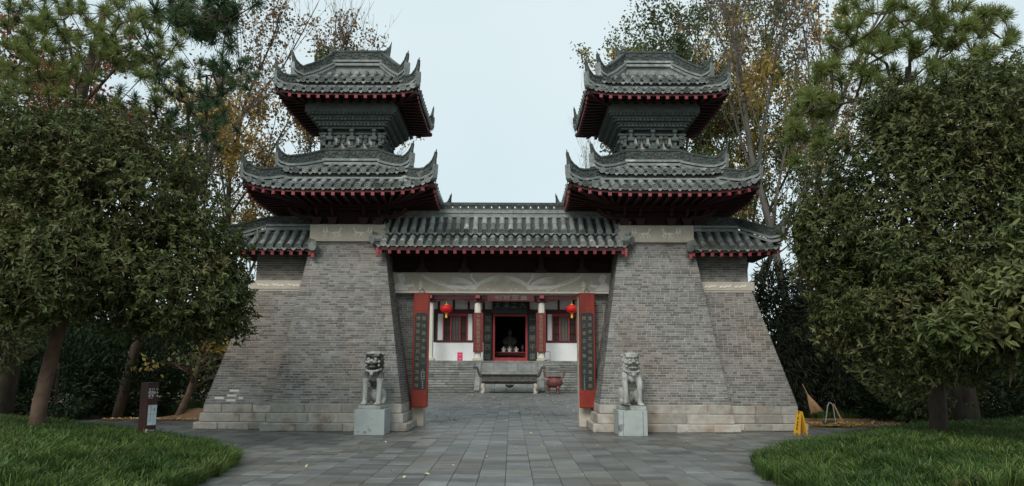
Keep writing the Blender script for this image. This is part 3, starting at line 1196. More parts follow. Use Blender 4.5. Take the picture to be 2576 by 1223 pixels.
# ------------------------------------------------------------------ wing walls
def build_wing(s, label):
    """local x grows outwards from the tower axis side; s = -1 for the wing by the info sign"""
    r = random.Random(20 + s)
    ox = MID + s * 5.0
    root = thing('wing_wall', label, 'wing wall', (ox, TY, 0), group='low brick wings outside the towers')
    # local frame: x outward distance u -> s*u
    inner = -.25
    out = lambda z: 2.87 - .30 * (z - .64)
    fr = lambda z: -.93 + .145 * (z - .64)
    bk = lambda z: 1.3 - .145 * (z - .64)
    # plinth
    core = MB()
    base = None
    cs = [(0, .19, 3.07, -1.08, 1.45), (.19, .425, 2.95, -.99, 1.38), (.425, .645, 2.88, -.94, 1.34)]
    for z0, z1, h, f, b in cs:
        core.box((s * (inner + h) / 2, (f + b) / 2 + .02, (z0 + z1) / 2 - .003), (h - inner - .06, b - f - .04, z1 - z0))
    base = core.build('plinth', 'mortar', root)
    for z0, z1, h, f, b in cs:
        a = .7 if z0 > .3 else .75
        a = inner
        while a < h - .02:
            e = a + r.uniform(.6, 1.15)
            if h - e < .4:
                e = h
            m_ = MB()
            m_.cbox((0, 0, 0), (e - a - .008, .22, z1 - z0 - .01), .018, jit=.007)
            m_.build('plinth_stone', 'stone', base, loc=(s * (a + e) / 2, f + .11 + r.uniform(-.01, .006), (z0 + z1) / 2))
            a = e
        a = f + .235
        while a < b:
            e = min(a + r.uniform(.5, .9), b)
            m_ = MB()
            m_.cbox((0, 0, 0), (.2, e - a - .008, z1 - z0 - .01), .018, jit=.007)
            m_.build('plinth_stone', 'stone', base, loc=(s * (h - .1), (a + e) / 2, (z0 + z1) / 2))
            a = e

    def wall(z0, z1, outf, frf, bkf, name, nsing):
        core = MB()
        q = []
        for z in (z0, z1):
            q += [(s * inner, frf(z) + .013, z), (s * (outf(z) - .013), frf(z) + .013, z), (s * (outf(z) - .013), bkf(z), z), (s * inner, bkf(z), z)]
        core.add(q, [(0, 1, 5, 4), (1, 2, 6, 5), (2, 3, 7, 6), (3, 0, 4, 7), (4, 5, 6, 7)])
        w = core.build(name, 'mortar', root)
        n = int((z1 - z0) / COURSE + .01)
        singles, rest_ = [], MB()
        for i in range(n):
            z = z0 + COURSE * (i + .5)
            lim = .93 - .157 * (z - .69) - .1
            for a, e in brick_row(inner, outf(z), r):
                c = (s * (a + e) / 2, frf(z) + .05 + r.uniform(-.003, .003), z)
                sz = (e - a, .1, BH)
                if a > lim and len(singles) < nsing:
                    singles.append((c, sz))
                else:
                    rest_.box(c, sz)
            for a, e in brick_row(frf(z) + .112, bkf(z), r):
                rest_.box((s * (outf(z) - .05), (a + e) / 2, z), (.1, e - a, BH))
        for c, z in singles:
            place_unit(BRICK, 'brick', c, z, w)
        rest_.build('upper_bricks', 'brick', w, kind='stuff')
        return w
    wall(.645, 3.74, out, fr, bk, 'battered_wall', 300)
    wall(4.005, 4.80, lambda z: 1.86, lambda z: -.40, lambda z: .8, 'upper_wall', 60)
    # stone band with running beasts
    m_ = MB()
    m_.cbox(((inner + 2.02) / 2 * s, .2, 3.873), (2.02 - inner, 1.36, .255), .015)
    bd = m_.build('carved_band', 'frieze', root)
    m_ = MB()
    x = .75
    while x < 1.85:
        pts = [(-.15, .03), (-.09, .075), (0, .05), (.07, .09), (.13, .07), (.17, .11), (.2, .06), (.13, .02), (.07, .045), (.02, .0), (-.06, .03), (-.1, .0)]
        M = Matrix.Translation((s * x, -.492, 3.82)) @ Matrix.Diagonal((s, 1, 1, 1))
        m_.prism(pts, .012, M)
        x += .42
    m_.build('beast_relief', 'relief', bd)
    # roof with a hip at the outer end
    pan = MB()
    roof = MB().build('wing_roof', 'pan', root)
    EX, EY, RX, RY = 2.62, -1.12, 1.62, -.42   # eave and upper edge
    ze, zt, lift = 4.84, 5.44, .10
    def zf(u, b):      # b: 0 at upper edge .. 1 at eave
        return ze + (zt - ze) * max(0, 1 - b) ** 1.15 + lift * max(0, u / EX) ** 6 * b
    sp = .255
    n = int((EX - .26) / sp)
    cols = [.26 + i * sp for i in range(n + 1)]
    def ytop(u):
        return 0 if u <= RX else (u - RX) / (EX - RX)
    def P(u, b, dz=0):
        return Vector((s * u, RY + (EY - RY) * b, zf(u, b) + dz))
    for i in range(len(cols) + 1):
        a0 = cols[i - 1] if i else cols[0] - .14
        a1 = cols[i] if i < len(cols) else EX
        if a1 - a0 < .02:
            continue
        m = 8
        for j in range(m):
            for q in range(4):
                pa, pb = a0 + (a1 - a0) * q / 4, a0 + (a1 - a0) * (q + 1) / 4
                f0, f1 = q / 4, (q + 1) / 4
                z0_, z1_ = .03 * abs(math.cos(math.pi * f0)), .03 * abs(math.cos(math.pi * f1))
                ka, kb = max(ytop(pa), j / m), max(ytop(pb), j / m)
                e = (j + 1) / m
                if ka >= e and kb >= e:
                    continue
                ka, kb = min(ka, e), min(kb, e)
                pan.add([P(pa, ka, z0_ - .035), P(pb, kb, z1_ - .035), P(pb, e, z1_ - .022), P(pa, e, z0_ - .022)], [(0, 1, 2, 3)])
                pan.add([P(pa, e, z0_ - .022), P(pb, e, z1_ - .022), P(pb, e, z1_ - .05), P(pa, e, z0_ - .05)], [(0, 1, 2, 3)])
    for u in cols:
        b0 = ytop(u) + .02
        if b0 > .9:
            continue
        ln = 1 - b0
        ns_ = max(1, round(ln * .92 / .32))
        for j in range(ns_):
            pa, pb = P(u, b0 + ln * j / ns_, .008 * j), P(u, b0 + ln * (j + 1) / ns_ + (.04 if j == ns_ - 1 else 0), .008 * (j + 1))
            d = pb - pa
            link('roof_tile', ENDTILE if j == ns_ - 1 else TILE, roof, M=frame(pa, d, (0, 0, 1), d.length))
        if u + sp / 2 < EX - .1:
            link('drip_tile', DRIP, roof, M=frame(P(u + sp / 2, 1.03, -.02), (0, 1, 0), (0, 0, 1)))
    # end slope and back slope
    c_ = Vector((s * EX, EY, zf(EX, 1)))
    cb_ = Vector((s * EX, 1.5, zf(EX, 1)))
    rt = Vector((s * RX, RY, zt))
    rb = Vector((s * RX, .8, zt))
    pan.add([c_, cb_, rb, rt], [(0, 1, 2, 3)])
    pan.add([cb_, Vector((s * -.3, 1.5, ze)), Vector((s * -.3, .8, zt)), rb], [(0, 1, 2, 3)])
    pan.add([rt, rb, Vector((s * -.3, .8, zt)), Vector((s * -.3, RY, zt))], [(0, 1, 2, 3)])
    roof.data = pan.mesh('wing_roof', 'pan')
    for v in (-.6, -.2, .2, .6, 1.0):
        t = .9 if v > -.5 else .5
        top_ = Vector((s * (RX + .2), v, zt - .1))
        bot_ = Vector((s * (EX + .03), v, zf(EX, .95) - .04))
        d = bot_ - top_
        link('roof_tile', ENDTILE, roof, M=frame(top_, d, (0, 0, 1), d.length))
    # rolled end tiles against the tower face
    for i, (u, z_) in enumerate(((.12, 4.93), (.19, 5.0))):
        m_ = MB()
        m_.tube([(s * u, -1.0 + .12 * i, z_), (s * u, -1.22 + .12 * i, z_ - .09)], [.10, .115], 10)
        m_.build('verge_tile', 'tile', roof)
    band, rail, carv = MB(), MB(), MB()
    o1 = (s * -.3, RY, 0)
    strip_set([(0, 5.56, 5.80, .13), (RX + .3, 5.56, 5.80, .13)], o1, (s, 0, 0), band, rail, carv)
    rail.box((s * (RX - .3) / 2, RY, 5.47), (RX + .3, .13, .14))
    d1 = Vector((s * (EX - RX), EY - RY, 0))
    ln = d1.length
    st = [(t * ln, 5.56 - .50 * t, 5.80 - .44 * t, .13) for t in (0, .25, .5, .75)]
    st += horn_tail(.8 * ln, 5.17, 5.44, .13, .3, ln * .25)
    strip_set(st, (s * RX, RY, 0), d1, band, rail, carv)
    band.build('ridge', 'ridge', roof)
    rail.build('ridge_rail', 'rail', roof)
    carv.build('ridge_carving', 'ridge', roof, kind='stuff')
    eb = MB()
    n = 10
    for i in range(n):
        a0, a1 = .13 + (EX - .23) * i / n, .13 + (EX - .23) * (i + 1) / n
        eb.add([P(a0, .95, -.14), P(a1, .95, -.14), P(a1, .95, -.03), P(a0, .95, -.03)], [(0, 1, 2, 3)], 1)
        eb.add([P(a0, .95, -.14), P(a1, .95, -.14), Vector((s * a1, -.4, 4.9)), Vector((s * a0, -.4, 4.9))], [(0, 1, 2, 3)], 0)
    eb.add([c_ + Vector((0, 0, -.14)), cb_ + Vector((0, 0, -.14)), Vector((s * 1.8, 1.2, 4.85)), Vector((s * 1.8, -.5, 4.85))], [(0, 1, 2, 3)], 0)
    eb.build('eave_board', ('soffit', 'eavered'), roof)
    for i in range(10):
        u = .20 + i * .255
        p = P(u, .97, -.18)
        q = Vector((s * min(u, 1.9), -.36, 4.86))
        d = q - p
        link('rafter', RAFTER, roof, M=frame(p, d, (0, 0, 1), d.length))
    m_ = MB()
    m_.prism([(-.04, 0), (.04, .0), (.04, .22), (-.04, .22)], .06, frame((s * .13, -1.1, 4.56), (0, 1, 0), (0, 0, 1)))
    m_.build('barge_board', 'redend', roof)
    return root


wl_ = build_wing(-1, 'low brick wing with tiled roof, half hidden by the broadleaf tree near the brown sign')
build_wing(1, 'low brick wing with tiled roof, nearest the yellow floor sign')

# lime smears on a few low bricks of that wing
for w_ in wl_.children:
    for b_ in w_.children:
        if b_.name.startswith('brick') and .70 < b_.location.z < 1.0 and 1.9 < -b_.location.x < 2.5 and rnd.random() < .5 - abs(b_.location.x + 2.15):
            b_.material_slots[0].link = 'OBJECT'
            b_.material_slots[0].material = MT['relief']
            b_['label'] = 'brick smeared with white lime'

# ------------------------------------------------------------------ gateway between the towers
GY = 21.9
gw = thing('gateway', 'stone lintel gateway with red eaves and long two-step tiled roof', 'gateway', (MID, GY, 0))
r = random.Random(5)
for s in (-1, 1):
    m_ = MB()
    x0, x1 = s * 2.17, s * 2.52
    m_.cbox(((x0 + x1) / 2, .42, 1.85), (.35, .5, 3.7), .015)
    pl_ = m_.build('stone_pillar', 'frieze', gw)
    core = MB()
    core.box((s * 2.85, .46, 1.85), (.66, .3, 3.7))
    wl = core.build('jamb_wall', 'mortar', gw)
    rest_ = MB()
    for i in range(57):
        z = .03 + COURSE * (i + .5)
        for a, e in brick_row(2.53, 3.15, r):
            c = (s * (a + e) / 2, .345 + r.uniform(-.003, .003), z)
            if len(wl.children) < 150 and a < 2.95:
                place_unit(BRICK, 'brick', c, (e - a, .1, BH), wl)
            else:
                rest_.box(c, (e - a, .1, BH))
    rest_.build('upper_bricks', 'brick', wl, kind='stuff')
m_ = MB()
m_.cbox((0, .33, 4.01), (6.5, .56, .60), .02)
lin = m_.build('lintel', 'frieze', gw)
m_ = MB()
m_.cbox((0, .02, 3.735), (6.5, .04, .05), .01)
m_.build('lintel_ledge', 'relief', lin)


def P2(mb, pts, x, z, sc, f=1, t=.012, y=.045):
    mb.prism(pts, t, Matrix.Translation((x, y, z)) @ Matrix.Diagonal((f * sc, 1, sc, 1)))


RELIEF = [0]


def curve_band(mb, pts, w0, w1, f, t=.01, y=.046):
    """tapering ribbon along a polyline (x, z)"""
    n = len(pts)
    up, dn = [], []
    for i, (x, z) in enumerate(pts):
        xa, za = pts[max(0, i - 1)]
        xb, zb = pts[min(n - 1, i + 1)]
        l = math.hypot(xb - xa, zb - za) or 1
        w = (w0 + (w1 - w0) * i / (n - 1)) / 2
        nx_, nz_ = -(zb - za) / l * w, (xb - xa) / l * w
        up.append((x + nx_, z + nz_))
        dn.append((x - nx_, z - nz_))
    for i in range(n - 1):
        RELIEF[0] = (RELIEF[0] + 1) % 23
        mb.prism([dn[i], dn[i + 1], up[i + 1], up[i]], t, Matrix.Translation((0, y - .0004 * RELIEF[0], 0)) @ Matrix.Diagonal((f, 1, 1, 1)))


for f in (1, -1):
    m_ = MB()   # bird with sweeping tail, facing the middle
    # tail plumes from the outer end to the body
    for k_ in range(7):
        z0 = 4.24 - .035 * k_
        pts = [(2.28 - .10 * k_ + .02 * math.sin(k_), z0), (2.15 - .1 * k_, z0 - .13), (1.9 - .1 * k_, z0 - .24), (1.45 - .04 * k_, 3.93 - .012 * k_), (1.05, 3.90 - .012 * k_), (.86, 3.90)]
        curve_band(m_, pts, .022, .03, f)
    m_.prism([(.72, 3.83), (.80, 3.80), (.98, 3.84), (1.12, 3.9), (.98, 3.95), (.8, 3.96), (.7, 3.92)], .014, Matrix.Translation((0, .044, 0)) @ Matrix.Diagonal((f, 1, 1, 1)))
    curve_band(m_, [(.72, 3.9), (.74, 4.0), (.82, 4.1), (.88, 4.18), (.86, 4.24)], .07, .04, f)
    m_.prism([(.83, 4.22), (.9, 4.24), (.97, 4.19), (.9, 4.26), (.86, 4.28)], .014, Matrix.Translation((0, .044, 0)) @ Matrix.Diagonal((f, 1, 1, 1)))
    # wings
    for k_ in range(5):
        curve_band(m_, [(.70, 3.98 - .015 * k_), (.52, 4.10 - .02 * k_), (.3, 4.18 - .025 * k_), (.08, 4.21 - .04 * k_)], .05, .012, f)
        curve_band(m_, [(.84, 3.98), (1.0, 4.08 - .02 * k_), (1.2, 4.15 - .03 * k_), (1.45, 4.18 - .045 * k_)], .05, .012, f)
    for q in ((1.55, 3.80), (1.3, 3.79), (.4, 3.83), (.25, 3.80), (.2, 4.02)):
        m_.torus((f * q[0], .052, q[1]), .03, .008, (0, 1, 0), 8, 4)
    m_.build('phoenix_relief', 'relief', lin)
    m_ = MB()   # half figure holding a staff, and a small pagoda
    def PP(pts, t=.013):
        m_.prism(pts, t, Matrix.Translation((0, .044, 0)) @ Matrix.Diagonal((f, 1, 1, 1)))
    PP([(3.08, 3.79), (2.66, 3.79), (2.7, 3.9), (2.82, 3.99), (2.88, 4.02), (2.98, 4.0), (3.06, 3.9)])
    PP([(2.78, 4.04), (2.83, 4.0), (2.92, 4.02), (2.95, 4.12), (2.9, 4.2), (2.8, 4.2), (2.76, 4.12)])
    PP([(2.96, 4.14), (3.0, 4.22), (2.9, 4.27), (2.78, 4.23), (2.8, 4.19), (2.92, 4.18)])
    PP([(2.72, 3.86), (2.55, 3.9), (2.5, 3.95), (2.56, 3.97), (2.74, 3.95)])
    curve_band(m_, [(2.47, 3.78), (2.56, 4.08)], .016, .012, f)
    m_.build('figure_relief', 'relief', lin)
    m_ = MB()
    PP2 = lambda pts: m_.prism(pts, .013, Matrix.Translation((0, .044, 0)) @ Matrix.Diagonal((f, 1, 1, 1)))
    PP2([(2.36, 3.79), (2.28, 3.79), (2.29, 3.88), (2.35, 3.88)])
    PP2([(2.37, 3.90), (2.27, 3.90), (2.27, 3.97), (2.37, 3.97)])
    PP2([(2.40, 3.98), (2.24, 3.98), (2.29, 4.04), (2.32, 4.09), (2.35, 4.04)])
    m_.build('pagoda_relief', 'relief', lin)
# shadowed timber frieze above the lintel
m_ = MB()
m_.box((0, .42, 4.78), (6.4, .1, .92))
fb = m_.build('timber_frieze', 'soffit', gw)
for x in (-2.29, -1.08, 1.12, 2.29):
    m_ = MB()
    m_.box((x, .20, 4.36), (.34, .36, .07))
    m_.prism([(-.12, 0), (.12, 0), (.07, .12), (.05, .38), (-.05, .38), (-.07, .12)], .2, Matrix.Translation((x, .08, 4.395)))
    m_.build('bracket', 'redwood', fb)
m_ = MB()
m_.box((0, .0, 4.83), (6.4, .14, .14))
m_.build('bracket_beam', 'redwood', fb)
# roof
GE = 3.36
pan = MB()
roof = MB().build('gateway_roof', 'pan', gw)
tiers = [((-.40, 5.80), (-.90, 5.32)), ((-.78, 5.21), (-1.28, 4.92))]
sp = .2455
n = 27
cols = [(i - 13) * sp for i in range(n)]
for ti, ((ya, za), (yb, zb)) in enumerate(tiers):
    def P(x, t, dz=0):
        return Vector((x, ya + (yb - ya) * t, zb + (za - zb) * max(0, 1 - t) ** 1.1 + dz))
    for i in range(n + 1):
        a0, a1 = (i - 13.5 - .5) * sp, (i - 13.5 + .5) * sp
        m = 6
        for j in range(m):
            for q in range(4):
                f0, f1 = q / 4, (q + 1) / 4
                pa, pb = a0 + (a1 - a0) * f0, a0 + (a1 - a0) * f1
                z0, z1 = .03 * abs(math.cos(math.pi * f0)), .03 * abs(math.cos(math.pi * f1))
                e0, e1 = j / m, (j + 1) / m
                pan.add([P(pa, e0, z0 - .035), P(pb, e0, z1 - .035), P(pb, e1, z1 - .022), P(pa, e1, z0 - .022)], [(0, 1, 2, 3)])
                pan.add([P(pa, e1, z0 - .022), P(pb, e1, z1 - .022), P(pb, e1, z1 - .05), P(pa, e1, z0 - .05)], [(0, 1, 2, 3)])
    for x in cols:
        for j in range(2):
            pa, pb = P(x, j / 2, .01 * j), P(x, (j + 1) / 2 + (.05 if j else 0), .01 * (j + 1))
            d = pb - pa
            t_ = link('roof_tile', ENDTILE if j else TILE, roof, M=frame(pa, d, (0, 0, 1), d.length))
            if abs(x) > 1.75 + .25 * ti:
                t_.material_slots[0].link = 'OBJECT'
                t_.material_slots[0].material = MT['tilelight']
    for i in range(n + 1):
        link('drip_tile', DRIP, roof, M=frame(P((i - 13.5) * sp, 1.03, -.02), (0, 1, 0), (0, 0, 1)))
    for s in (-1, 1):
        for q in range(2):
            m_ = MB()
            t0 = .45 * q + .06
            p = P(s * (13.5 * sp + .05), t0, .03)
            m_.tube([p + Vector((-s * .1, 0, .02)), p + Vector((s * .10, -.06, 0)), p + Vector((s * .18, -.13, -.03))], [.10, .11, .12], 9)
            m_.build('verge_tile', 'tile', roof)
pan.add([(-3.45, -.78, 5.1), (3.45, -.78, 5.1), (3.45, -.86, 5.31), (-3.45, -.86, 5.31)], [(0, 1, 2, 3)])
pan.add([(-3.4, -.4, 5.8), (3.4, -.4, 5.8), (3.4, 1.3, 4.8), (-3.4, 1.3, 4.8)], [(0, 1, 2, 3)])
roof.data = pan.mesh('gateway_roof', 'pan')
m_ = MB()
for z, rr in ((5.845, .05), (5.90, .03), (5.97, .05), (6.035, .028)):
    x = -3.4
    while x < 3.4:
        e = min(x + .62, 3.4)
        m_.tube([(x + .003, -.36, z), (e - .003, -.36, z)], rr * 1.1, 7)
        x = e
m_.box((0, -.33, 5.92), (6.8, .1, .28))
m_.build('ridge_rail', 'rail', roof)
m_ = MB()
m_.box((0, -.33, 6.075), (6.8, .12, .035))
x = -3.3
while x < 3.3:
    m_.box((x, -.33, 6.13), (.19, .1, .085))
    m_.torus((x, -.385, 6.125), .03, .012, (0, 1, 0), 8, 4)
    x += .222
m_.box((0, -.33, 6.20), (6.8, .13, .06))
m_.cbox((0, -.33, 6.245), (6.8, .09, .04), .01)
m_.build('openwork_ridge', 'ridge', roof)
m_ = MB()
m_.box((0, -1.235, 4.80), (6.72, .03, .10), 1)
m_.add([(-3.36, -1.2, 4.74), (3.36, -1.2, 4.74), (3.36, .4, 5.24), (-3.36, .4, 5.24)], [(0, 1, 2, 3)], 0)
m_.build('eave_board', ('soffit', 'eavered'), roof)
for i in range(27):
    x = (i - 13) * .2515
    p = Vector((x, -1.27, 4.705))
    d = Vector((0, 1.6, .5))
    link('rafter', RAFTER, roof, M=frame(p, d, (0, 0, 1), d.length))
for s in (-1, 1):
    m_ = MB()
    m_.prism([(-.035, .0), (.0, -.07), (.035, .0), (.035, .2), (-.035, .2)], .06, Matrix.Translation((s * 3.36, -1.27, 4.62)))
    m_.build('barge_board', 'redend', roof)

# ------------------------------------------------------------------ temple hall beyond the gateway
HC = 57.5          # column line
HW = 59.4          # wall line
HX = -.15
hall = thing('temple_hall', 'white and dark red temple hall on a stepped podium, seen through the gateway', 'temple hall', (HX, HC, 0))


def hl(p):
    return Vector((p.x - HX, p.y - HC, p.z))


def hz(py, Y=HC):
    return at(1283, py, Y).z


PZ = hz(908)
m_ = MB()
m_.box((0, 6.5, PZ / 2 - .01), (26, 13.6, PZ - .03))
pod = m_.build('podium', 'step', hall)
m_ = MB()
x = -9.0
r = random.Random(9)
while x < 9:
    e = x + r.uniform(1.2, 1.9)
    s_ = MB()
    s_.cbox((0, 0, 0), (e - x - .01, .5, .16), .012)
    s_.build('edge_slab', 'step', pod, loc=((x + e) / 2, -.3, PZ - .08))
    x = e
NST = 12
RISE = (PZ - .16) / NST
ST0 = -3.55
RX0, RX1 = 2.42, 2.05       # ramp stringer outer / inner half width
m_ = MB()
m_.box((0, -1.5, .1), (18, 1.0, .2))
stair = m_.build('stair', 'step', hall)
for i in range(NST):
    z = RISE * (i + .5)
    y = ST0 + .25 * i
    for s in (-1, 1):
        x = RX0
        while x < 9:
            e = x + r.uniform(1.1, 2.1)
            s_ = MB()
            s_.cbox((0, 0, 0), (e - x - .014, .36, RISE - .03), .012, jit=.003)
            s_.build('step_stone', 'step', stair, loc=(s * (x + e) / 2, y + .18, z))
            x = e
sl = math.atan2(PZ - .1, 3.2)
m_ = MB()
m_.add([(-RX1, ST0 - .1, 0), (RX1, ST0 - .1, 0), (RX1, -.4, PZ - .16), (-RX1, -.4, PZ - .16), (-RX1, -.4, 0), (RX1, -.4, 0)],
       [(0, 1, 2, 3), (0, 3, 4), (1, 5, 2), (2, 5, 4, 3), (0, 4, 5, 1)])
rp = m_.build('ramp', 'ramp', hall)
ln = math.hypot(PZ - .16, abs(ST0) - .3)
rotm = Matrix.Rotation(math.atan2(PZ - .16, abs(ST0) - .3), 3, 'X')
for j in range(3):
    x = -RX1
    while x < RX1 - .05:
        e = min(RX1, x + r.uniform(.6, 1.05))
        if RX1 - e < .3:
            e = RX1
        s_ = MB()
        t = (j + .5) / 3
        s_.cbox((0, 0, 0), (e - x - .012, ln / 3 - .014, .1), .012, jit=.004, rot=rotm)
        s_.build('ramp_slab', 'ramp', rp, loc=((x + e) / 2, ST0 - .1 + (abs(ST0) - .3) * t, (PZ - .16) * t + .02))
        x = e
for s in (-1, 1):
    for j in range(3):
        s_ = MB()
        t = (j + .5) / 3
        s_.cbox((0, 0, 0), (RX0 - RX1, ln / 3 - .012, .26), .014, rot=rotm)
        s_.build('stringer_slab', 'step', rp, loc=(s * (RX0 + RX1) / 2, ST0 - .1 + (abs(ST0) - .3) * t, (PZ - .16) * t + .06))

# columns
colx = [hl(at(px, 850, HC)).x for px in (1203, 1361)]
c0 = (colx[0] + colx[1]) / 2
colx = [c0 - 2.36 - 3.52, c0 - 2.36, c0 + 2.36, c0 + 2.36 + 3.52, c0 - 2.36 - 7.2, c0 + 2.36 + 7.2]
ZB = hz(762)
ZT = hz(745)
for x in colx:
    m_ = MB()
    prof = [(.30, PZ + .22), (.265, PZ + .24), (.25, ZB - .05), (.25, ZB)]
    m_.lathe(prof, (x, 0, 0), 8)
    cl = m_.build('column', 'column', hall)
    m_ = MB()
    m_.cbox((x, 0, PZ + .07), (.74, .74, .16), .03)
    m_.cbox((x, 0, PZ + .18), (.62, .62, .1), .03)
    m_.build('column_base', 'frieze', cl)
    m_ = MB()
    m_.cbox((x, 0, ZB + .12), (.62, .62, .22), .03)
    m_.box((x, 0, ZT + .25), (.5, .5, .5))
    m_.build('column_cap', 'hallred', cl)
m_ = MB()
m_.box((0, 0, (ZB + .24 + ZT + .02) / 2), (24, .34, ZT - ZB - .2))
m_.box((0, .02, ZT + .75), (24, .3, .35))
bm_ = m_.build('eave_beam', 'hallred', hall)
for x in colx:
    for s in (-1, 1):
        m_ = MB()
        m_.prism([(0, 0), (.75, .16), (.75, .24), (0, .24)], .2, Matrix.Translation((x + s * .28, -.1, ZB + .02)) @ Matrix.Diagonal((s, 1, 1, 1)))
        m_.build('corbel_bracket', 'hallred', bm_)
    m_ = MB()
    m_.box((x, -.45, ZT - .02), (.32, .6, .42))
    m_.build('beam_end', 'redend', bm_)
m_ = MB()
m_.box((0, -.1, ZT + .33), (24, .04, .48))
m_.build('frieze_board', 'white', bm_)
for x in [c0 + k_ * 1.25 for k_ in range(-7, 8)]:
    m_ = MB()
    m_.box((x, -.14, ZT + .33), (.14, .06, .5))
    m_.build('frieze_post', 'hallred', bm_)

# wall line
wy = HW - HC


def wx(px):
    return at(px, 850, HW).x - HX


def wz(py):
    return at(1283, py, HW).z


DX0, DX1, DZ1 = wx(1240), wx(1327), wz(790)
m_ = MB()
low = wz(862)
for s, (a, b) in enumerate(((-12.5, wx(1216)), (wx(1351), 12.5))):
    m_.box(((a + b) / 2, wy + .1, (PZ + low) / 2), (b - a, .2, low - PZ))
m_.build('white_wall', 'white', hall)
m_ = MB()
up0, up1 = wz(779), wz(766)
m_.box((0, wy + .12, (up0 + up1) / 2 + .6), (25, .16, up1 - up0 + 1.2))
uw = m_.build('upper_panel', 'white', hall)
for k_ in range(-8, 9):
    m_ = MB()
    m_.box((c0 + k_ * 1.15 + .3, wy + .02, (up0 + up1) / 2 + .4), (.16, .1, up1 - up0 + .8))
    m_.build('panel_post', 'hallred', uw)
m_ = MB()
m_.box((0, wy + .06, (wz(789) + up0) / 2), (25, .26, up0 - wz(789)))
m_.build('wall_beam', 'hallred', hall)
WT = wz(789)
for side, (pa, pb, pw0, pw1) in enumerate(((1096, 1192, 1115, 1175), (1373, 1472, 1390, 1450))):
    x0, x1, w0, w1 = wx(pa), wx(pb), wx(pw0), wx(pw1)
    for rep in (0, -1 if side == 0 else 1):
        off = rep * 6.6
        m_ = MB()
        for a, b in ((x0 + .0, x0 + .1), (x1 - .1, x1)):
            m_.box(((a + b) / 2 + off, wy + .08, (low + WT) / 2), (b - a, .22, WT - low))
        m_.box(((x0 + x1) / 2 + off, wy + .08, low + .07), (x1 - x0, .26, .14))
        frm = m_.build('window_bay', 'hallred', hall)
        for a, b in ((x0 + .1, w0 - .0), (w1 + .0, x1 - .1)):
            m_ = MB()
            m_.box(((a + b) / 2 + off, wy + .11, (low + .14 + WT) / 2), (b - a - .06, .1, WT - low - .2))
            m_.build('white_panel', 'white', frm)
        m_ = MB()
        fw = .09
        zt_, zb_ = WT - .22, low + .14
        third = (w1 - w0) / 3
        for x in (w0, w0 + third * .92, w0 + third * 2.08, w1):
            m_.box((x + off, wy + .05, (zt_ + zb_) / 2), (fw, .16, zt_ - zb_ + .1))
        m_.box(((w0 + w1) / 2 + off, wy + .045, zt_ + .05), (w1 - w0 + .09, .15, .1))
        m_.box(((w0 + w1) / 2 + off, wy + .045, WT - .06), (w1 - w0, .12, .12))
        m_.build('window_frame', 'doorred', frm)
        m_ = MB()
        for q in range(3):
            a, b = (w0, w0 + third * .92, w0 + third * 2.08)[q], (w0 + third * .92, w0 + third * 2.08, w1)[q]
            if q == 1:
                nb = 6
                for t in range(1, nb):
                    m_.box((a + (b - a) * t / nb + off, wy + .06, (zt_ + zb_) / 2), (.035, .06, zt_ - zb_))
            else:
                for t in range(1, 5):
                    m_.box((a + (b - a) * t / 5 + off, wy + .06, (zt_ + zb_) / 2), (.028, .05, zt_ - zb_))
                for h_ in (.3, .68):
                    m_.box(((a + b) / 2 + off, wy + .062, zb_ + (zt_ - zb_) * h_), (b - a, .055, .035))
        m_.build('window_lattice', 'redwood', frm)
        for q in range(3):
            a, b = (w0, w0 + third * .92, w0 + third * 2.08)[q], (w0 + third * .92, w0 + third * 2.08, w1)[q]
            m_ = MB()
            m_.box(((a + b) / 2 + off, wy + .14, (zt_ + zb_) / 2), (b - a, .03, zt_ - zb_))
            m_.build('window_pane', 'curtain' if q == 1 else 'lattice_bg', frm)
# doorway and dark room behind it
m_ = MB()
t = .15
m_.box((DX0 + t / 2, wy + .05, (PZ + DZ1) / 2), (t, .3, DZ1 - PZ))
m_.box((DX1 - t / 2, wy + .05, (PZ + DZ1) / 2), (t, .3, DZ1 - PZ))
m_.box(((DX0 + DX1) / 2, wy + .05, DZ1 - .09), (DX1 - DX0 - 2 * t, .29, .18))
m_.box(((DX0 + DX1) / 2, wy + .05, PZ + .14), (DX1 - DX0 - 2 * t, .29, .24))
m_.build('door_frame', 'doorred', hall)
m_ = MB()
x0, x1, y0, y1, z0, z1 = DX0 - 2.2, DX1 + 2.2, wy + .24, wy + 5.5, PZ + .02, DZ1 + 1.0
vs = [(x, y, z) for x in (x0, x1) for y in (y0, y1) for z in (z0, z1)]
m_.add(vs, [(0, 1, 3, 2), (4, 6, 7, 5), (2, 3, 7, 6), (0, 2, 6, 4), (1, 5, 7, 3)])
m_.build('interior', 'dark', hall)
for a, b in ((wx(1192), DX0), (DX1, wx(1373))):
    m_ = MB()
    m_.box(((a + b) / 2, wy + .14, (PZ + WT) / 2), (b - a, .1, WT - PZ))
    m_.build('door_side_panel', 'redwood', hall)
# roof of the hall
m_ = MB()
RZ = ZT + 1.0
m_.add([(-14, -1.1, RZ - .35), (14, -1.1, RZ - .35), (13, 4.2, RZ + 3.2), (-13, 4.2, RZ + 3.2), (-14, 10.5, RZ - .35), (14, 10.5, RZ - .35)],
       [(0, 1, 2, 3), (3, 2, 5, 4), (0, 3, 4), (1, 5, 2), (0, 4, 5, 1)])
hr = m_.build('hall_roof', 'pan', hall)
m_ = MB()
for i in range(96):
    x = -13.4 + i * .282
    f = 13 / 14
    m_.tube([(x, -1.15, RZ - .30), (x * f, 4.2, RZ + 3.25)], .075, 6)
m_.build('tile_ribs', 'tile', hr, kind='stuff')
m_ = MB()
m_.box((0, 4.2, RZ + 3.45), (26, .3, .6))
m_.build('ridge', 'ridge', hr)
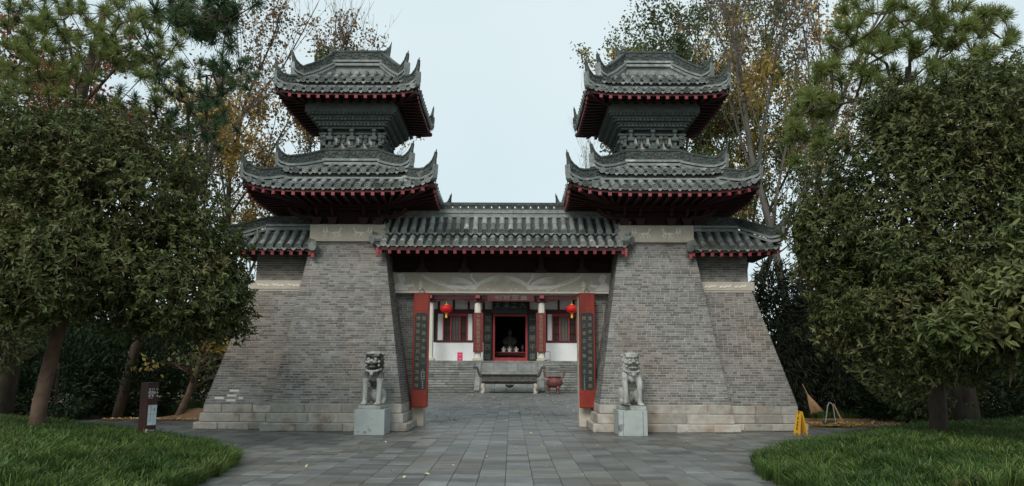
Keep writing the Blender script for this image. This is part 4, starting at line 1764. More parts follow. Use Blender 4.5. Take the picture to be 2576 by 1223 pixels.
# side walls of the hall
m_ = MB()
for s in (-1, 1):
    m_.box((s * 12.6, 5.0, (PZ + RZ) / 2), (.2, 9.5, RZ - PZ - .4))
m_.box((0, 9.6, (PZ + RZ) / 2), (25, .2, RZ - PZ - .4))
m_.build('end_wall', 'white', hall)


# ------------------------------------------------------------------ boards, plaques, lanterns at the hall
def hang_board(name, label, cat, x0, x1, z0, z1, y, m, texts, group=None, depth=.07, tm='gilt', loops=False):
    cx_, cz_ = (x0 + x1) / 2, z0
    root = thing(name, label, cat, (cx_, y, cz_), group=group)
    mb = MB()
    mb.cbox((0, 0, (z1 - z0) / 2), (x1 - x0, depth, z1 - z0), .012)
    b = mb.build('board', m, root)
    t = MB()
    for s, xo, zt, dz, sz in texts:
        column_text(t, s, xo, -depth / 2 - .006, zt - z0, dz, sz)
    t.build('lettering', tm, root)
    return root


for i, (px, s, lb) in enumerate(((1203, '千秋勳武聲譽雲山今', 'red couplet board with gold characters on the pale column beside the red case'),
                                 (1361, '萬里踪蹟張騫足誌垠', 'red couplet board with gold characters on the pale column beside the wire trolley'))):
    c_ = at(px, 830, HC - .34)
    zt_, zb_ = at(1283, 787, HC - .34).z, at(1283, 887, HC - .34).z
    b = hang_board('couplet_board', lb, 'couplet board', c_.x - .36, c_.x + .36, zb_, zt_, HC - .34, 'coupletred',
                   [(s, 0, zt_ - .28, (zt_ - zb_ - .5) / 8, .30)], 'red boards on the hall columns')
for px0, px1, s, lb in ((1216, 1237, '兩度使西域', 'black inscription board with faint characters standing by the door, nearer the red case'),
                        (1329, 1350, '一使勝千軍', 'black inscription board with bolder brush characters standing by the door, nearer the wire trolley')):
    a, b_ = at(px0, 850, HW - .12), at(px1, 850, HW - .12)
    zt_, zb_ = at(1283, 789, HW - .12).z, at(1283, 907, HW - .12).z
    hang_board('inscription_board', lb, 'inscription board', a.x, b_.x, zb_, zt_, HW - .12, 'boardblack',
               [(s, 0, zt_ - .42, (zt_ - zb_ - .7) / 4, .5)], 'black boards beside the hall door', tm='robe')
a, b_ = at(1226, 750, HC - .75), at(1344, 750, HC - .75)
zt_, zb_ = at(1283, 736, HC - .75).z, at(1283, 758.5, HC - .75).z
hang_board('name_plaque', 'dark plaque with raised gold characters on the front beam of the hall', 'plaque', a.x, b_.x, zb_, zt_ + .2, HC - .75, 'hallred',
           [], depth=.1)
t = MB()
for i, ch in enumerate('功奇世蓋'):
    p = at(1253 + i * 21.5, 746, HC - .82)
    put_text(t, ch, (p.x - (a.x + b_.x) / 2, -.072, p.z - zb_), .56)
t.build('lettering', 'robe', bpy.data.objects['name_plaque'])
a, b_ = at(1238, 770, HW - .45), at(1327, 770, HW - .45)
zt_, zb_ = at(1283, 757, HW - .45).z, at(1283, 789, HW - .45).z
q = hang_board('door_plaque', 'dark green plaque hung right over the doorway of the hall', 'plaque', a.x, b_.x, zb_, zt_ + .1, HW - .45, 'boardblack', [], depth=.1)
t = MB()
for i, ch in enumerate('文漢之大'):
    p = at(1252 + i * 21, 767, HW - .5)
    put_text(t, ch, (p.x - (a.x + b_.x) / 2, -.056, p.z - zb_), .5)
t.build('lettering', 'curtain', q)

for px, py, lb in ((1123, 777, 'round red silk lantern hanging above the red case'), (1438.5, 777.5, 'round red silk lantern partly hidden by a couplet board')):
    p = at(px, py, HC - .6)
    rt = thing('lantern', lb, 'lantern', (p.x, p.y, p.z), group='red lanterns under the hall eaves')
    m_ = MB()
    n, prof = 24, []
    vs, fs = [], []
    K = 12
    for i in range(K + 1):
        t_ = math.pi * (i + .0) / K
        for k_ in range(48):
            a = 2 * math.pi * k_ / 48
            rr = (.08 + .35 * math.sin(t_) ** .75) * (1 + (.035 if k_ % 4 == 0 else 0))
            vs.append((rr * math.cos(a), rr * math.sin(a), -.29 * math.cos(t_)))
    for i in range(K):
        for k_ in range(48):
            k2 = (k_ + 1) % 48
            fs.append((i * 48 + k_, i * 48 + k2, (i + 1) * 48 + k2, (i + 1) * 48 + k_))
    m_.add(vs, fs)
    m_.build('lantern_body', 'lantern', rt, smooth=True)
    m_ = MB()
    m_.lathe([(.13, .27), (.14, .31), (.12, .33)], n=14)
    m_.lathe([(.12, -.33), (.14, -.31), (.13, -.27)], n=14)
    m_.tube([(0, 0, .3), (0, 0, .46)], .025, 6)
    m_.tube([(0, 0, .45), (0, .0, .62)], .006, 5)
    m_.build('rim', 'yellow', rt)
    m_ = MB()
    m_.lathe([(.085, -.66), (.085, -.62), (.07, -.36), (.05, -.33)], n=12)
    m_.build('tassel', 'yellow', rt)

# altar inside
p = at(1283.5, 905, HW + 1.6)
alt = thing('altar_table', 'red carved altar table with arched apron inside the dark doorway', 'altar table', (p.x, HW + 1.6, PZ))
tz = at(1283, 885.5, HW + 1.6).z - PZ
m_ = MB()
m_.cbox((0, 0, tz - .04), (2.75, .7, .08), .015)
m_.build('table_top', 'doorred', alt)
m_ = MB()
pts = [(-1.3, tz - .09), (1.3, tz - .09), (1.3, tz - .5), (1.05, tz - .42), (.8, tz - .3), (.4, tz - .24), (-.4, tz - .24), (-.8, tz - .3), (-1.05, tz - .42), (-1.3, tz - .5)]
m_.prism(pts, .04, Matrix.Translation((0, -.3, 0)))
m_.build('apron', 'redwood', alt)
for sx in (-1, 1):
    for sy in (-1, 1):
        m_ = MB()
        m_.box((sx * 1.2, sy * .28, tz / 2 - .05), (.1, .09, tz - .1))
        m_.build('leg', 'redwood', alt)
for px, lb in ((1267, 'white porcelain figurine on the red altar, nearest the red case side'), (1282, 'white porcelain figurine at the centre of the red altar'), (1299, 'white porcelain figurine on the red altar, next to the brown vase')):
    p = at(px, 880, HW + 1.5)
    rt = thing('figurine', lb, 'figurine', (p.x, HW + 1.5, PZ + tz), group='white figurines on the altar')
    m_ = MB()
    m_.lathe([(.16, 0), (.15, .04), (.11, .09), (.12, .16), (.10, .22), (.05, .26)], n=12)
    m_.lathe([(.02, .25), (.06, .28), (.065, .33), (.04, .38), (.01, .42)], n=10)
    m_.torus((-.11, 0, .22), .05, .022, (0, 1, 0), 8, 5)
    m_.torus((.11, 0, .22), .05, .022, (0, 1, 0), 8, 5)
    m_.build('figurine_body', 'statuette', rt, smooth=True)
p = at(1315, 880, HW + 1.5)
m_ = MB()
m_.lathe([(.06, 0), (.05, .1), (.1, .22), (.13, .34), (.08, .48), (.03, .56)], n=12)
tag(m_.build('altar_vase', 'iron', smooth=True, loc=(p.x, HW + 1.5, PZ + tz)), 'brown spindle shaped vase at the end of the red altar', 'vase')
st_ = thing('shrine_statue', 'dim grey robed seated statue behind the altar in the dark room', 'statue', (at(1282, 850, HW + 3.4).x, HW + 3.4, PZ + .6))
m_ = MB()
m_.lathe([(.72, 0), (.68, .25), (.5, .6), (.44, 1.0), (.36, 1.3), (.13, 1.42), (.11, 1.5), (.17, 1.58), (.19, 1.7), (.14, 1.84), (.05, 1.95), (.03, 2.05)], n=18, ey=.7)
for s in (-1, 1):
    m_.tube([(s * .36, 0, 1.25), (s * .5, -.12, .95), (s * .18, -.42, .75)], [.15, .16, .12], 8)
    m_.tube([(s * .2, -.2, .4), (s * .55, -.4, .3), (s * .1, -.5, .2)], [.2, .2, .14], 8)
m_.build('robed_figure', 'robe', st_, smooth=True)
m_ = MB()
m_.cbox((0, .1, -.3), (1.7, 1.2, .6), .02)
m_.build('plinth', 'redwood', st_)

# red case and wire trolley on the podium
p = at(1157, 908, HC - .3)
rt = thing('extinguisher_case', 'upright pink-red case against the white hall wall', 'case', (p.x, HC - .32, PZ))
m_ = MB()
m_.cbox((0, 0, .30), (.38, .2, .60), .012)
m_.build('case_body', 'pink', rt)
m_ = MB()
for z, w in ((.42, .2), (.14, .2)):
    for i in range(4):
        m_.box((-.075 + i * .05, -.103, z), (.036, .008, .04))
m_.build('lettering', 'statuette', rt)
p = at(1378, 908, HC - .3)
rt = thing('wire_trolley', 'grey tubular frame trolley leaning by the white hall wall', 'trolley', (p.x, HC - .2, PZ))
m_ = MB()
pts = [(-.22, .0, .06), (-.22, .03, .62), (-.17, .03, .68), (.13, .03, .68), (.18, .03, .62), (.18, 0, .06)]
m_.tube(pts, .018, 6)
m_.tube([(-.22, 0, .08), (.18, 0, .08)], .018, 6)
m_.build('tube_frame', 'iron', rt)
m_ = MB()
m_.box((-.02, -.12, .05), (.44, .3, .03))
m_.build('foot_plate', 'iron', rt)

# incense trough, brazier and tripod burner in the courtyard
p = at(1281, 990, 53.0)
tr = thing('incense_trough', 'long weathered iron incense trough with upturned handles at both ends', 'incense burner', (p.x, 52.6, 0))
k_ = 52.6 / FPX * 1.0
sc_ = 52.6 * .997 / FPX
W2 = 137 / 2 * sc_
m_ = MB()
def trough_ring(x, w0, z0):
    return [(x, -.42 * w0, z0 + .62), (x, -.36 * w0, z0 + .47), (x, -.42 * w0, z0 + .44), (x, -.44 * w0, z0 + .18), (x, -.34 * w0, z0), (x, .34 * w0, z0), (x, .44 * w0, z0 + .18), (x, .42 * w0, z0 + .44), (x, .36 * w0, z0 + .47), (x, .42 * w0, z0 + .62)]
zb_ = .62
a, b_ = trough_ring(-W2, 1, zb_ - .0), trough_ring(W2, 1, zb_)
m_.add(a + b_, [(i, i + 1, i + 11, i + 10) for i in range(9)] + [tuple(range(9, -1, -1)), tuple(range(10, 20))])
m_.box((0, 0, zb_ + .56), (2 * W2 - .06, .74, .04))
m_.box((0, -.44, zb_ + .62), (2 * W2 + .1, .07, .06))
m_.box((0, .44, zb_ + .62), (2 * W2 + .1, .07, .06))
m_.tube([(-W2 + .02, -.44, zb_ + .2), (W2 - .02, -.44, zb_ + .2)], .1, 8)
m_.build('trough_body', 'iron', tr)
for s in (-1, 1):
    m_ = MB()
    m_.tube([(s * (W2 - .05), 0, zb_ + .45), (s * (W2 + .14), 0, zb_ + .55), (s * (W2 + .24), 0, zb_ + .85), (s * (W2 + .33), 0, zb_ + 1.08), (s * (W2 + .58), 0, zb_ + 1.1)], [.09, .09, .085, .09, .1], 8)
    m_.build('handle', 'iron', tr)
    for y in (-.28, .28):
        m_ = MB()
        m_.tube([(s * (W2 - .14), y, zb_ + .06), (s * (W2 - .08), y, .46), (s * (W2 - .16), y, .26), (s * (W2 - .12), y, .1), (s * (W2 - .04), y, 0)], [.13, .15, .09, .11, .14], 9)
        m_.build('leg', 'frieze', tr, smooth=True)
br = thing('brazier', 'small black iron brazier on curved legs under the incense trough', 'brazier', (at(1282, 985, 52.6).x, 52.45, 0))
m_ = MB()
m_.lathe([(.06, .36), (.2, .42), (.29, .52), (.31, .58), (.27, .58), (.1, .46)], n=16)
m_.build('bowl', 'iron', br)
for a in range(4):
    t_ = math.pi / 4 + a * math.pi / 2
    c, s = math.cos(t_), math.sin(t_)
    m_ = MB()
    m_.tube([(c * .26, s * .26, .5), (c * .36, s * .36, .34), (c * .26, s * .26, .16), (c * .36, s * .36, 0)], .025, 6)
    m_.build('leg', 'iron', br)
p = at(1395, 992, 52.4)
tb = thing('tripod_burner', 'squat red painted bronze burner with two upright ears and three legs', 'incense burner', (p.x, 52.4, 0))
m_ = MB()
m_.lathe([(.2, .42), (.38, .45), (.50, .55), (.55, .72), (.52, .86), (.42, .95), (.39, 1.02), (.44, 1.10), (.48, 1.12), (.44, 1.14), (.34, 1.06), (.32, .8)], n=26)
m_.torus((0, 0, .56), .515, .018, (0, 0, 1), 26, 5)
m_.torus((0, 0, .84), .535, .016, (0, 0, 1), 26, 5)
bd = m_.build('burner_body', 'bronze_red', tb, smooth=True)
m_ = MB()
for i in range(14):
    a = 2 * math.pi * i / 14
    m_.torus((.55 * math.cos(a), .55 * math.sin(a), .71), .06, .018, (math.cos(a), math.sin(a), 0), 8, 4)
m_.build('relief_scrolls', 'bronze_red', bd, kind='stuff')
for s in (-1, 1):
    m_ = MB()
    m_.tube([(s * .44, 0, 1.02), (s * .6, 0, 1.1), (s * .64, 0, 1.3), (s * .66, 0, 1.46), (s * .76, 0, 1.54)], [.06, .06, .055, .05, .045], 8)
    m_.build('ear', 'bronze_red', tb)
for i in range(3):
    a = -math.pi / 2 + .5 + i * 2 * math.pi / 3
    c, s = math.cos(a), math.sin(a)
    m_ = MB()
    m_.tube([(c * .34, s * .34, .52), (c * .44, s * .44, .36), (c * .38, s * .38, .18), (c * .40, s * .40, .06), (c * .44, s * .44, 0)], [.13, .12, .07, .075, .11], 9)
    m_.build('leg', 'bronze_red', tb, smooth=True)


# ------------------------------------------------------------------ couplet boards on the gateway pillars
def gate_board(cx_, z0, z1, y, w, label, cols, small, lean):
    root = thing('pillar_couplet_board', label, 'couplet board', (cx_, y, z0), group='tall red boards on the gateway pillars')
    root.rotation_euler = (R(-.4), R(lean), 0)
    H = z1 - z0
    m_ = MB()
    m_.cbox((0, 0, H / 2), (w, .07, H), .016)
    m_.build('board', 'boardred', root)
    pz0, pz1 = H * .155, H * .825
    m_ = MB()
    hw = w * .395
    c = .06
    poly = [(-hw + c, pz0), (hw - c, pz0), (hw - .02, pz0 + .02), (hw, pz0 + c), (hw, pz1 - c), (hw - .02, pz1 - .02), (hw - c, pz1), (-hw + c, pz1), (-hw + .02, pz1 - .02), (-hw, pz1 - c), (-hw, pz0 + c), (-hw + .02, pz0 + .02)]
    m_.prism(poly, .014, Matrix.Translation((0, -.046, 0)))
    m_.build('black_panel', 'boardblack', root)
    m_ = MB()
    for za, zb in ((.02, pz0 - .05), (pz1 + .05, H - .03)):
        m_.cbox((0, -.036, (za + zb) / 2), (w * .86, .012, zb - za), .005)
    m_.build('end_panel', 'boardred', root)
    m_ = MB()
    y_ = -.052
    for i, (s, zt, dz) in enumerate(cols):
        x = (w * .17, -w * .19)[i]
        column_text(m_, s, x, y_, zt * H, dz * H, .118)
    m_.build('gilt_lettering', 'gilt', root)
    m_ = MB()
    for s, x, zt, dz, sz in small:
        column_text(m_, s, x * w, y_, zt * H, dz * H, sz)
    m_.build('small_lettering', 'palegilt', root)
    m_ = MB()
    pts = [(.075 * math.cos(a), -.02, H - .01 + .12 * math.sin(a)) for a in [math.pi * i / 8 for i in range(9)]]
    m_.tube(pts, .009, 6)
    m_.tube([(0, .02, H + .13), (0, -.03, H + .115)], .008, 5)
    m_.build('hanging_ring', 'iron', root)
    return root


gate_board(-2.54, .535, 3.70, 21.80, .455, 'tall red couplet board with black panel of two character columns, nearer the dark-chested lion',
           [('鑿絲路中外第一人', .775, .0655), ('博望侯出訪月氏智克奇險', .775, .0585)],
           [('長沙易敬', .24, .305, .0185, .045), ('陳楚明書', .10, .30, .0185, .045), ('張世昌刻', .17, .225, .0185, .045)], .08)
gate_board(2.105, .53, 3.72, 21.80, .455, 'tall red couplet board with black panel of two character columns, nearer the pale lion',
           [('漢武帝北征匈奴廣募賢能', .775, .0585), ('興三業古今無二主', .775, .0655)],
           [('一九九三年五月廿六日', -.19, .28, .0135, .04)], .2)


# ------------------------------------------------------------------ stone lions on pedestals
def ell(bm, c, r_, rot=None, sub=2):
    M = Matrix.Translation(c)
    if rot is not None:
        M = M @ Euler(rot).to_matrix().to_4x4()
    M = M @ Matrix.Diagonal((*r_, 1))
    bmesh.ops.create_icosphere(bm, subdivisions=sub, radius=1, matrix=M)


def cap_chain(bm, pts, rads):
    for i in range(len(pts) - 1):
        a, b = Vector(pts[i]), Vector(pts[i + 1])
        n = max(2, int((b - a).length / (min(rads[i], rads[i + 1]) * .45)))
        for k_ in range(n + 1):
            t_ = k_ / n
            rr = rads[i] + (rads[i + 1] - rads[i]) * t_
            ell(bm, a.lerp(b, t_), (rr, rr, rr), sub=1)


def remesh(bm, name, vox, m):
    me = bpy.data.meshes.new(name)
    bm.to_mesh(me)
    bm.free()
    o = bpy.data.objects.new('tmp', me)
    C.objects.link(o)
    md = o.modifiers.new('r', 'REMESH')
    md.mode = 'VOXEL'
    md.voxel_size = vox
    sm = o.modifiers.new('s', 'SMOOTH')
    sm.iterations = 2
    sm.factor = .4
    bpy.context.view_layer.update()
    dg = bpy.context.evaluated_depsgraph_get()
    out = bpy.data.meshes.new_from_object(o.evaluated_get(dg))
    bpy.data.objects.remove(o)
    out.name = name
    out.materials.clear()
    for k_ in m:
        out.materials.append(MT[k_])
    out.polygons.foreach_set('use_smooth', [True] * len(out.polygons))
    return out


def lion_mesh(m):
    bm = bmesh.new()
    ell(bm, (0, .24, .28), (.19, .2, .25))
    for s in (-1, 1):
        ell(bm, (s * .19, .15, .25), (.09, .2, .21), (R(12), 0, 0))
        cap_chain(bm, [(s * .225, .04, .12), (s * .235, -.10, .07)], [.075, .06])
        cap_chain(bm, [(s * .165, -.08, .74), (s * .185, -.17, .56), (s * .175, -.20, .32), (s * .17, -.215, .08)], [.12, .09, .072, .07])
        ell(bm, (s * .17, -.265, .05), (.082, .11, .052))
        for q in (-.048, 0, .048):
            ell(bm, (s * .17 + q, -.365, .038), (.024, .036, .034), sub=1)
    cap_chain(bm, [(0, .24, .34), (0, .11, .56), (0, -.02, .78)], [.20, .18, .18])
    ell(bm, (0, -.10, .68), (.13, .11, .13))
    ell(bm, (0, -.02, .90), (.205, .19, .14))
    # square maned head
    ell(bm, (0, -.08, 1.06), (.20, .19, .18))
    ell(bm, (0, -.06, 1.20), (.205, .19, .10))
    for s in (-1, 1):
        cap_chain(bm, [(s * .155, -.08, 1.215), (s * .178, -.08, 1.0), (s * .175, -.08, .86)], [.062, .062, .055])
    ell(bm, (0, -.08, 1.265), (.165, .17, .065))
    ell(bm, (0, -.235, 1.035), (.15, .10, .062))
    ell(bm, (0, -.25, .935), (.125, .075, .030))
    for s in (-1, 1):
        ell(bm, (s * .085, -.225, 1.20), (.095, .07, .040), (0, s * R(-12), 0))
        ell(bm, (s * .222, -.10, 1.10), (.03, .05, .055))
    for i in range(5):
        x = -.15 + .075 * i
        ell(bm, (x, -.14, 1.285 - .8 * x * x), (.05, .1, .036), sub=1)
    for z, n in ((1.24, 7), (1.14, 7), (1.03, 7), (.93, 7)):
        for i in range(n):
            a = math.pi * i / (n - 1)
            ell(bm, (.205 * math.cos(a), .0 + .15 * math.sin(a), z), (.052, .052, .05), sub=1)
    cap_chain(bm, [(0, .38, .16), (0, .42, .4), (0, .36, .62)], [.05, .055, .07])
    body = remesh(bm, 'lion_body', .013, ('lion', 'liondark'))
    # chest, belly and face are weathered darker than the legs
    idx = []
    for p in body.polygons:
        c = p.center
        leg = abs(c.x) > .10 and c.z < .66 and c.y < .05
        back = c.y > .02 and c.z < .9
        idx.append(0 if (leg or back or c.z > 1.26) else 1)
    body.polygons.foreach_set('material_index', idx)
    bm = bmesh.new()
    for s in (-1, 1):
        ell(bm, (s * .088, -.285, 1.125), (.044, .036, .04))
        ell(bm, (s * .085, -.315, 1.05), (.058, .045, .038))
        ell(bm, (s * .16, -.225, 1.06), (.04, .05, .04))
        ell(bm, (s * .155, -.22, .97), (.036, .045, .036))
    ell(bm, (0, -.335, 1.085), (.055, .04, .04))
    for i in range(9):
        a = math.pi * (i + .5) / 9
        ell(bm, (.185 * math.cos(a), -.10 - .2 * math.sin(a), .885 - .06 * math.sin(a)), (.036, .036, .036), sub=2)
    ell(bm, (0, -.31, .765), (.048, .04, .05))
    det = remesh(bm, 'face_and_beads', .009, ('lion',))
    return body, det


def lion(x, y, z, rz, dark, label, mesh):
    rt = thing('stone_lion', label, 'stone lion', (x, y, z), rz, 'guardian lions before the gateway')
    me = mesh[0].copy()
    if not dark:
        me.materials.clear()
        me.materials.append(MT['lion'])
        me.materials.append(MT['lion'])
    bd_ = link('lion_body', me, rt, loc=(0, 0, .085))
    link('face_and_beads', mesh[1], bd_)
    m_ = MB()
    m_.cbox((0, .0, .045), (.56, .86, .09), .015, jit=.004)
    m_.build('lion_base', 'lion', rt)


def pedestal(x0, x1, y0, d, rz, label):
    w = x1 - x0
    rt = thing('pedestal', label, 'pedestal', ((x0 + x1) / 2, y0 + d / 2, 0), rz, 'square pedestals under the lions')
    m_ = MB()
    m_.cbox((0, 0, .305), (w, d, .61), .008)
    m_.build('pedestal_block', 'pedestal', rt)
    if x0 < 0:
        return rt
    m_ = MB()
    for s in (-1, 1):
        m_.box((s * (w / 2 - .11), -d / 2 - .001, .305), (.012, .006, .58))
    m_.build('corner_joint', 'step', rt)
    return rt


pedestal(-3.80, -3.07, 19.15, .95, R(0), 'square grey stone pedestal with dark stain under the dark-chested lion')
pedestal(2.60, 3.30, 19.18, .95, R(0), 'square grey stone pedestal under the pale stone lion')
lm = lion_mesh('lion')
lion(-3.42, 19.62, .61, R(-6), True, 'seated stone lion with blackened chest and pale spotted face', lm)
lion(2.97, 19.62, .61, R(7), False, 'seated pale grey stone lion with clean chest', lm)

# ------------------------------------------------------------------ information sign on the planted bank
p = at(368, 1090, 15.0)
sg = thing('information_sign', 'dark brown upright sign post with white arrows and a pale map panel', 'sign', (p.x, 15.0, .2), R(60))
SH = at(368, 962, 15.0).z - .2
m_ = MB()
m_.cbox((0, 0, SH / 2), (.225, .225, SH), .008)
m_.build('sign_post', 'signbrown', sg)
m_ = MB()
m_.box((.01, -.1155, SH * .455), (.18, .006, SH * .335))
m_.build('map_panel', 'map', sg)
m_ = MB()
m_.box((.045, -.1205, SH * .545), (.012, .004, .05), 0)
m_.box((-.03, -.1205, SH * .48), (.002, .004, .3), 0)
m_.box((.01, -.1205, SH * .47), (.17, .004, .003), 0)
m_.build('map_marks', 'iron', sg)
m_ = MB()
for i, (s, s2) in enumerate((('出口', '←'), ('紀念館', '→'), ('墓冢', '→'))):
    z = SH * (.885 - .055 * i)
    for j, ch in enumerate(s):
        put_text(m_, ch, (-.075 + j * (.05 if len(s) == 3 else .07), -.1155, z), .05)
    m_.box((-.045, -.1155, z - .04), (.09, .004, .008))
    put_text(m_, s2, (.08, -.1155, z), .07)
for j, ch in enumerate('城固張騫紀念館'):
    put_text(m_, ch, (-.045 + j * .02, -.1155, SH * .2), .02)
m_.box((.015, -.1155, SH * .2 - .03), (.11, .004, .006))
m_.box((-.085, -.1155, SH * .195), (.04, .004, .075))
m_.build('white_lettering', 'signwhite', sg)

# ------------------------------------------------------------------ yellow wet floor sign
p = at(2012, 1098, 19.6)
yl = thing('wet_floor_sign', 'yellow folding wet floor sign standing at the end of the plinth', 'floor sign', (7.2, 19.75, 0), R(-76))
for s, nm in ((-1, 'front_panel'), (1, 'back_panel')):
    root = yl
    m_ = MB()
    rot = Matrix.Rotation(R(11) * s, 3, 'X')
    H_ = .60
    tilt = R(11)
    def Q(x, t_, off=0):
        # panel coordinate: x across, t_ up along the panel
        return Vector((x, s * (math.sin(tilt) * (H_ - t_)) + s * off * math.cos(tilt), math.cos(tilt) * t_ + off * math.sin(tilt)))
    prof = [(-.15, 0), (-.09, 0), (-.08, .05), (.08, .05), (.09, 0), (.15, 0), (.115, H_), (-.115, H_)]
    vs = [Q(x, t_, 0) for x, t_ in prof] + [Q(x, t_, .022) for x, t_ in prof]
    n = len(prof)
    m_.add(vs, [tuple(range(n)), tuple(range(2 * n - 1, n - 1, -1))] + [(i, (i + 1) % n, (i + 1) % n + n, i + n) for i in range(n)])
    for sx in (-1, 1):
        a0, a1 = (sx * .143, .02), (sx * .108, H_)
        vs = [Q(a0[0] - .014, a0[1], -.006), Q(a0[0] + .014, a0[1], -.006), Q(a1[0] + .014, a1[1], -.006), Q(a1[0] - .014, a1[1], -.006)]
        vs += [Q(a0[0] - .014, a0[1], .034), Q(a0[0] + .014, a0[1], .034), Q(a1[0] + .014, a1[1], .034), Q(a1[0] - .014, a1[1], .034)]
        m_.add(vs, [(0, 1, 2, 3), (4, 7, 6, 5), (0, 4, 5, 1), (1, 5, 6, 2), (2, 6, 7, 3), (3, 7, 4, 0)])
    pn = m_.build(nm, 'safety', yl)
    t_ = MB()
    def mark(pts):
        t_.add([Q(x, u, .026) for x, u in pts], [tuple(range(len(pts)))])
    mark([(-.05, .60), (.05, .60), (0, .52)])
    for i, ch in enumerate('小心'):
        vs, fs = glyph(ch)
        t_.add([Q((-1 if s < 0 else 1) * -v.x * .09 * (1 if s > 0 else -1), .43 - .095 * i + v.y * .09, .026 + v.z) for v in vs], fs)
    for i, ch in enumerate('地滑'):
        vs, fs = glyph(ch)
        t_.add([Q((-1 if s < 0 else 1) * -v.x * .08 * (1 if s > 0 else -1), .25 - .09 * i + v.y * .08, .026 + v.z) for v in vs], fs)
    t_.build('print', 'ink', pn)
m_ = MB()
m_.tube([(-.115, 0, .575), (.115, 0, .575)], .028, 8)
m_.build('hinge', 'safety', yl)
yl.scale = (.72, .9, .95)

# ------------------------------------------------------------------ brooms, long handled dustpan
def broom(base, top, label, w=.2, L=1.0, name='twig_broom'):
    base, top = Vector(base), Vector(top)
    rt = thing(name, label, 'broom', base)
    d = (top - base)
    m_ = MB()
    m_.tube([d * .5, d], [.014, .011], 6)
    m_.build('broom_handle', 'bamboo', rt)
    m_ = MB()
    u = d.normalized()
    x = u.orthogonal().normalized()
    x = Vector((1, 0, 0)) - u * u.x
    x.normalize()
    y = u.cross(x)
    rr = random.Random(4)
    for i in range(90):
        a, q = rr.uniform(0, 6.283), math.sqrt(rr.random())
        o_ = x * (w * q * math.cos(a)) + y * (w * .45 * q * math.sin(a))
        m_.tube([d * .62 + o_ * .10, d * .3 + o_ * .6, o_ + u * rr.uniform(-.02, .06)], [.006, .006, .003], 4, cap=False)
    m_.tube([d * .56, d * .60], .028, 8)
    m_.build('twigs', 'bamboo', rt)
    return rt


pb, pt = at(2055, 1038, 23.8), at(2026, 988, 24.0)
broom((pb.x, 23.8, pb.z), (pt.x, 24.2, pt.z + .25), 'bamboo twig broom leaning against the dark bushes by the plinth', .2)
dp = at(2090, 1060, 22.6)
du = thing('dustpan', 'long handled metal dustpan standing in a pile of yellow leaves', 'dustpan', (dp.x, 22.6, 0.02))
m_ = MB()
tp = at(2097, 1012, 22.6).z - .02
m_.tube([(-.17, -.02, .05), (-.06, .02, tp * .8), (-.01, .03, tp * .97), (.05, .03, tp * .97), (.1, .02, tp * .85), (.13, -.02, .05)], .016, 7)
m_.build('handle', 'steel', du)
m_ = MB()
m_.box((0, -.05, .03), (.42, .3, .015))
m_.box((0, .09, .09), (.42, .015, .13))
m_.box((-.2, -.05, .06), (.015, .28, .07))
m_.box((.2, -.05, .06), (.015, .28, .07))
m_.build('pan', 'iron', du)
p0, p1 = at(2122, 1064, 22.55), at(2097, 1008, 22.7)
rt = thing('wooden_handle', 'weathered wooden broom stick leaning on the dustpan', 'stick', (p0.x, 22.5, .02))
m_ = MB()
d = Vector((p1.x - p0.x, .22, p1.z - p0.z))
m_.tube([(0, 0, 0), d * .5, d], [.03, .024, .02], 7)
m_.build('stick', 'bamboo', rt)
m_ = MB()
rr = random.Random(8)
for i in range(40):
    a = rr.uniform(0, 6.28)
    m_.tube([(0, 0, .1), (.14 * math.cos(a), .1 * math.sin(a), .01)], [.008, .004], 4, cap=False)
m_.build('bristles', 'bamboo', rt)

# ------------------------------------------------------------------ vegetation
def nrm(a):
    return a / np.maximum(np.linalg.norm(a, axis=-1, keepdims=True), 1e-9)


def leaf_arrays(p, d, n, L_, W_, fold=.18, droop=.12):
    """leaf blades: base p, direction d, surface normal n, length, width -> verts (N*6,3), quads"""
    d = nrm(d)
    n = nrm(n - d * np.sum(n * d, axis=1, keepdims=True))
    x = np.cross(d, n)
    L_ = np.asarray(L_).reshape(-1, 1)
    W_ = np.asarray(W_).reshape(-1, 1)
    up = n * (W_ * fold)
    b = p
    m1 = p + d * (L_ * .38) + n * (L_ * .03)
    m2 = p + d * (L_ * .74) - n * (L_ * droop * .35)
    t = p + d * L_ - n * (L_ * droop)
    V = np.stack([b, m1 + x * W_ * .5 + up, m2 + x * W_ * .36 + up, t, m2 - x * W_ * .36 + up, m1 - x * W_ * .5 + up], axis=1).reshape(-1, 3)
    k = np.arange(len(p))[:, None] * 6
    F = np.concatenate([k + np.array([0, 1, 2, 3]), k + np.array([0, 3, 4, 5])], axis=0)
    return V, F


def lump(p, seed, sc):
    """smooth pseudo noise in -1..1 for gaps and clumps"""
    g = np.random.RandomState(seed)
    v = np.zeros(len(p))
    for i in range(5):
        w = g.normal(size=3)
        w = w / np.linalg.norm(w) * sc * (1 + .5 * i)
        v += np.sin(p @ w + g.uniform(0, 6.28)) / (1 + .4 * i)
    return v / 2.6


_lm = MB()
_V, _F = leaf_arrays(np.array([[0., 0, 0]]), np.array([[0., 1, 0]]), np.array([[0., 0, 1]]), [1.0], [.36])
_lm.add([tuple(v) for v in _V], [tuple(f) for f in _F])


def limb_set(mb, base, crown_pts, r0, g, h0, lean=(0, 0)):
    pass


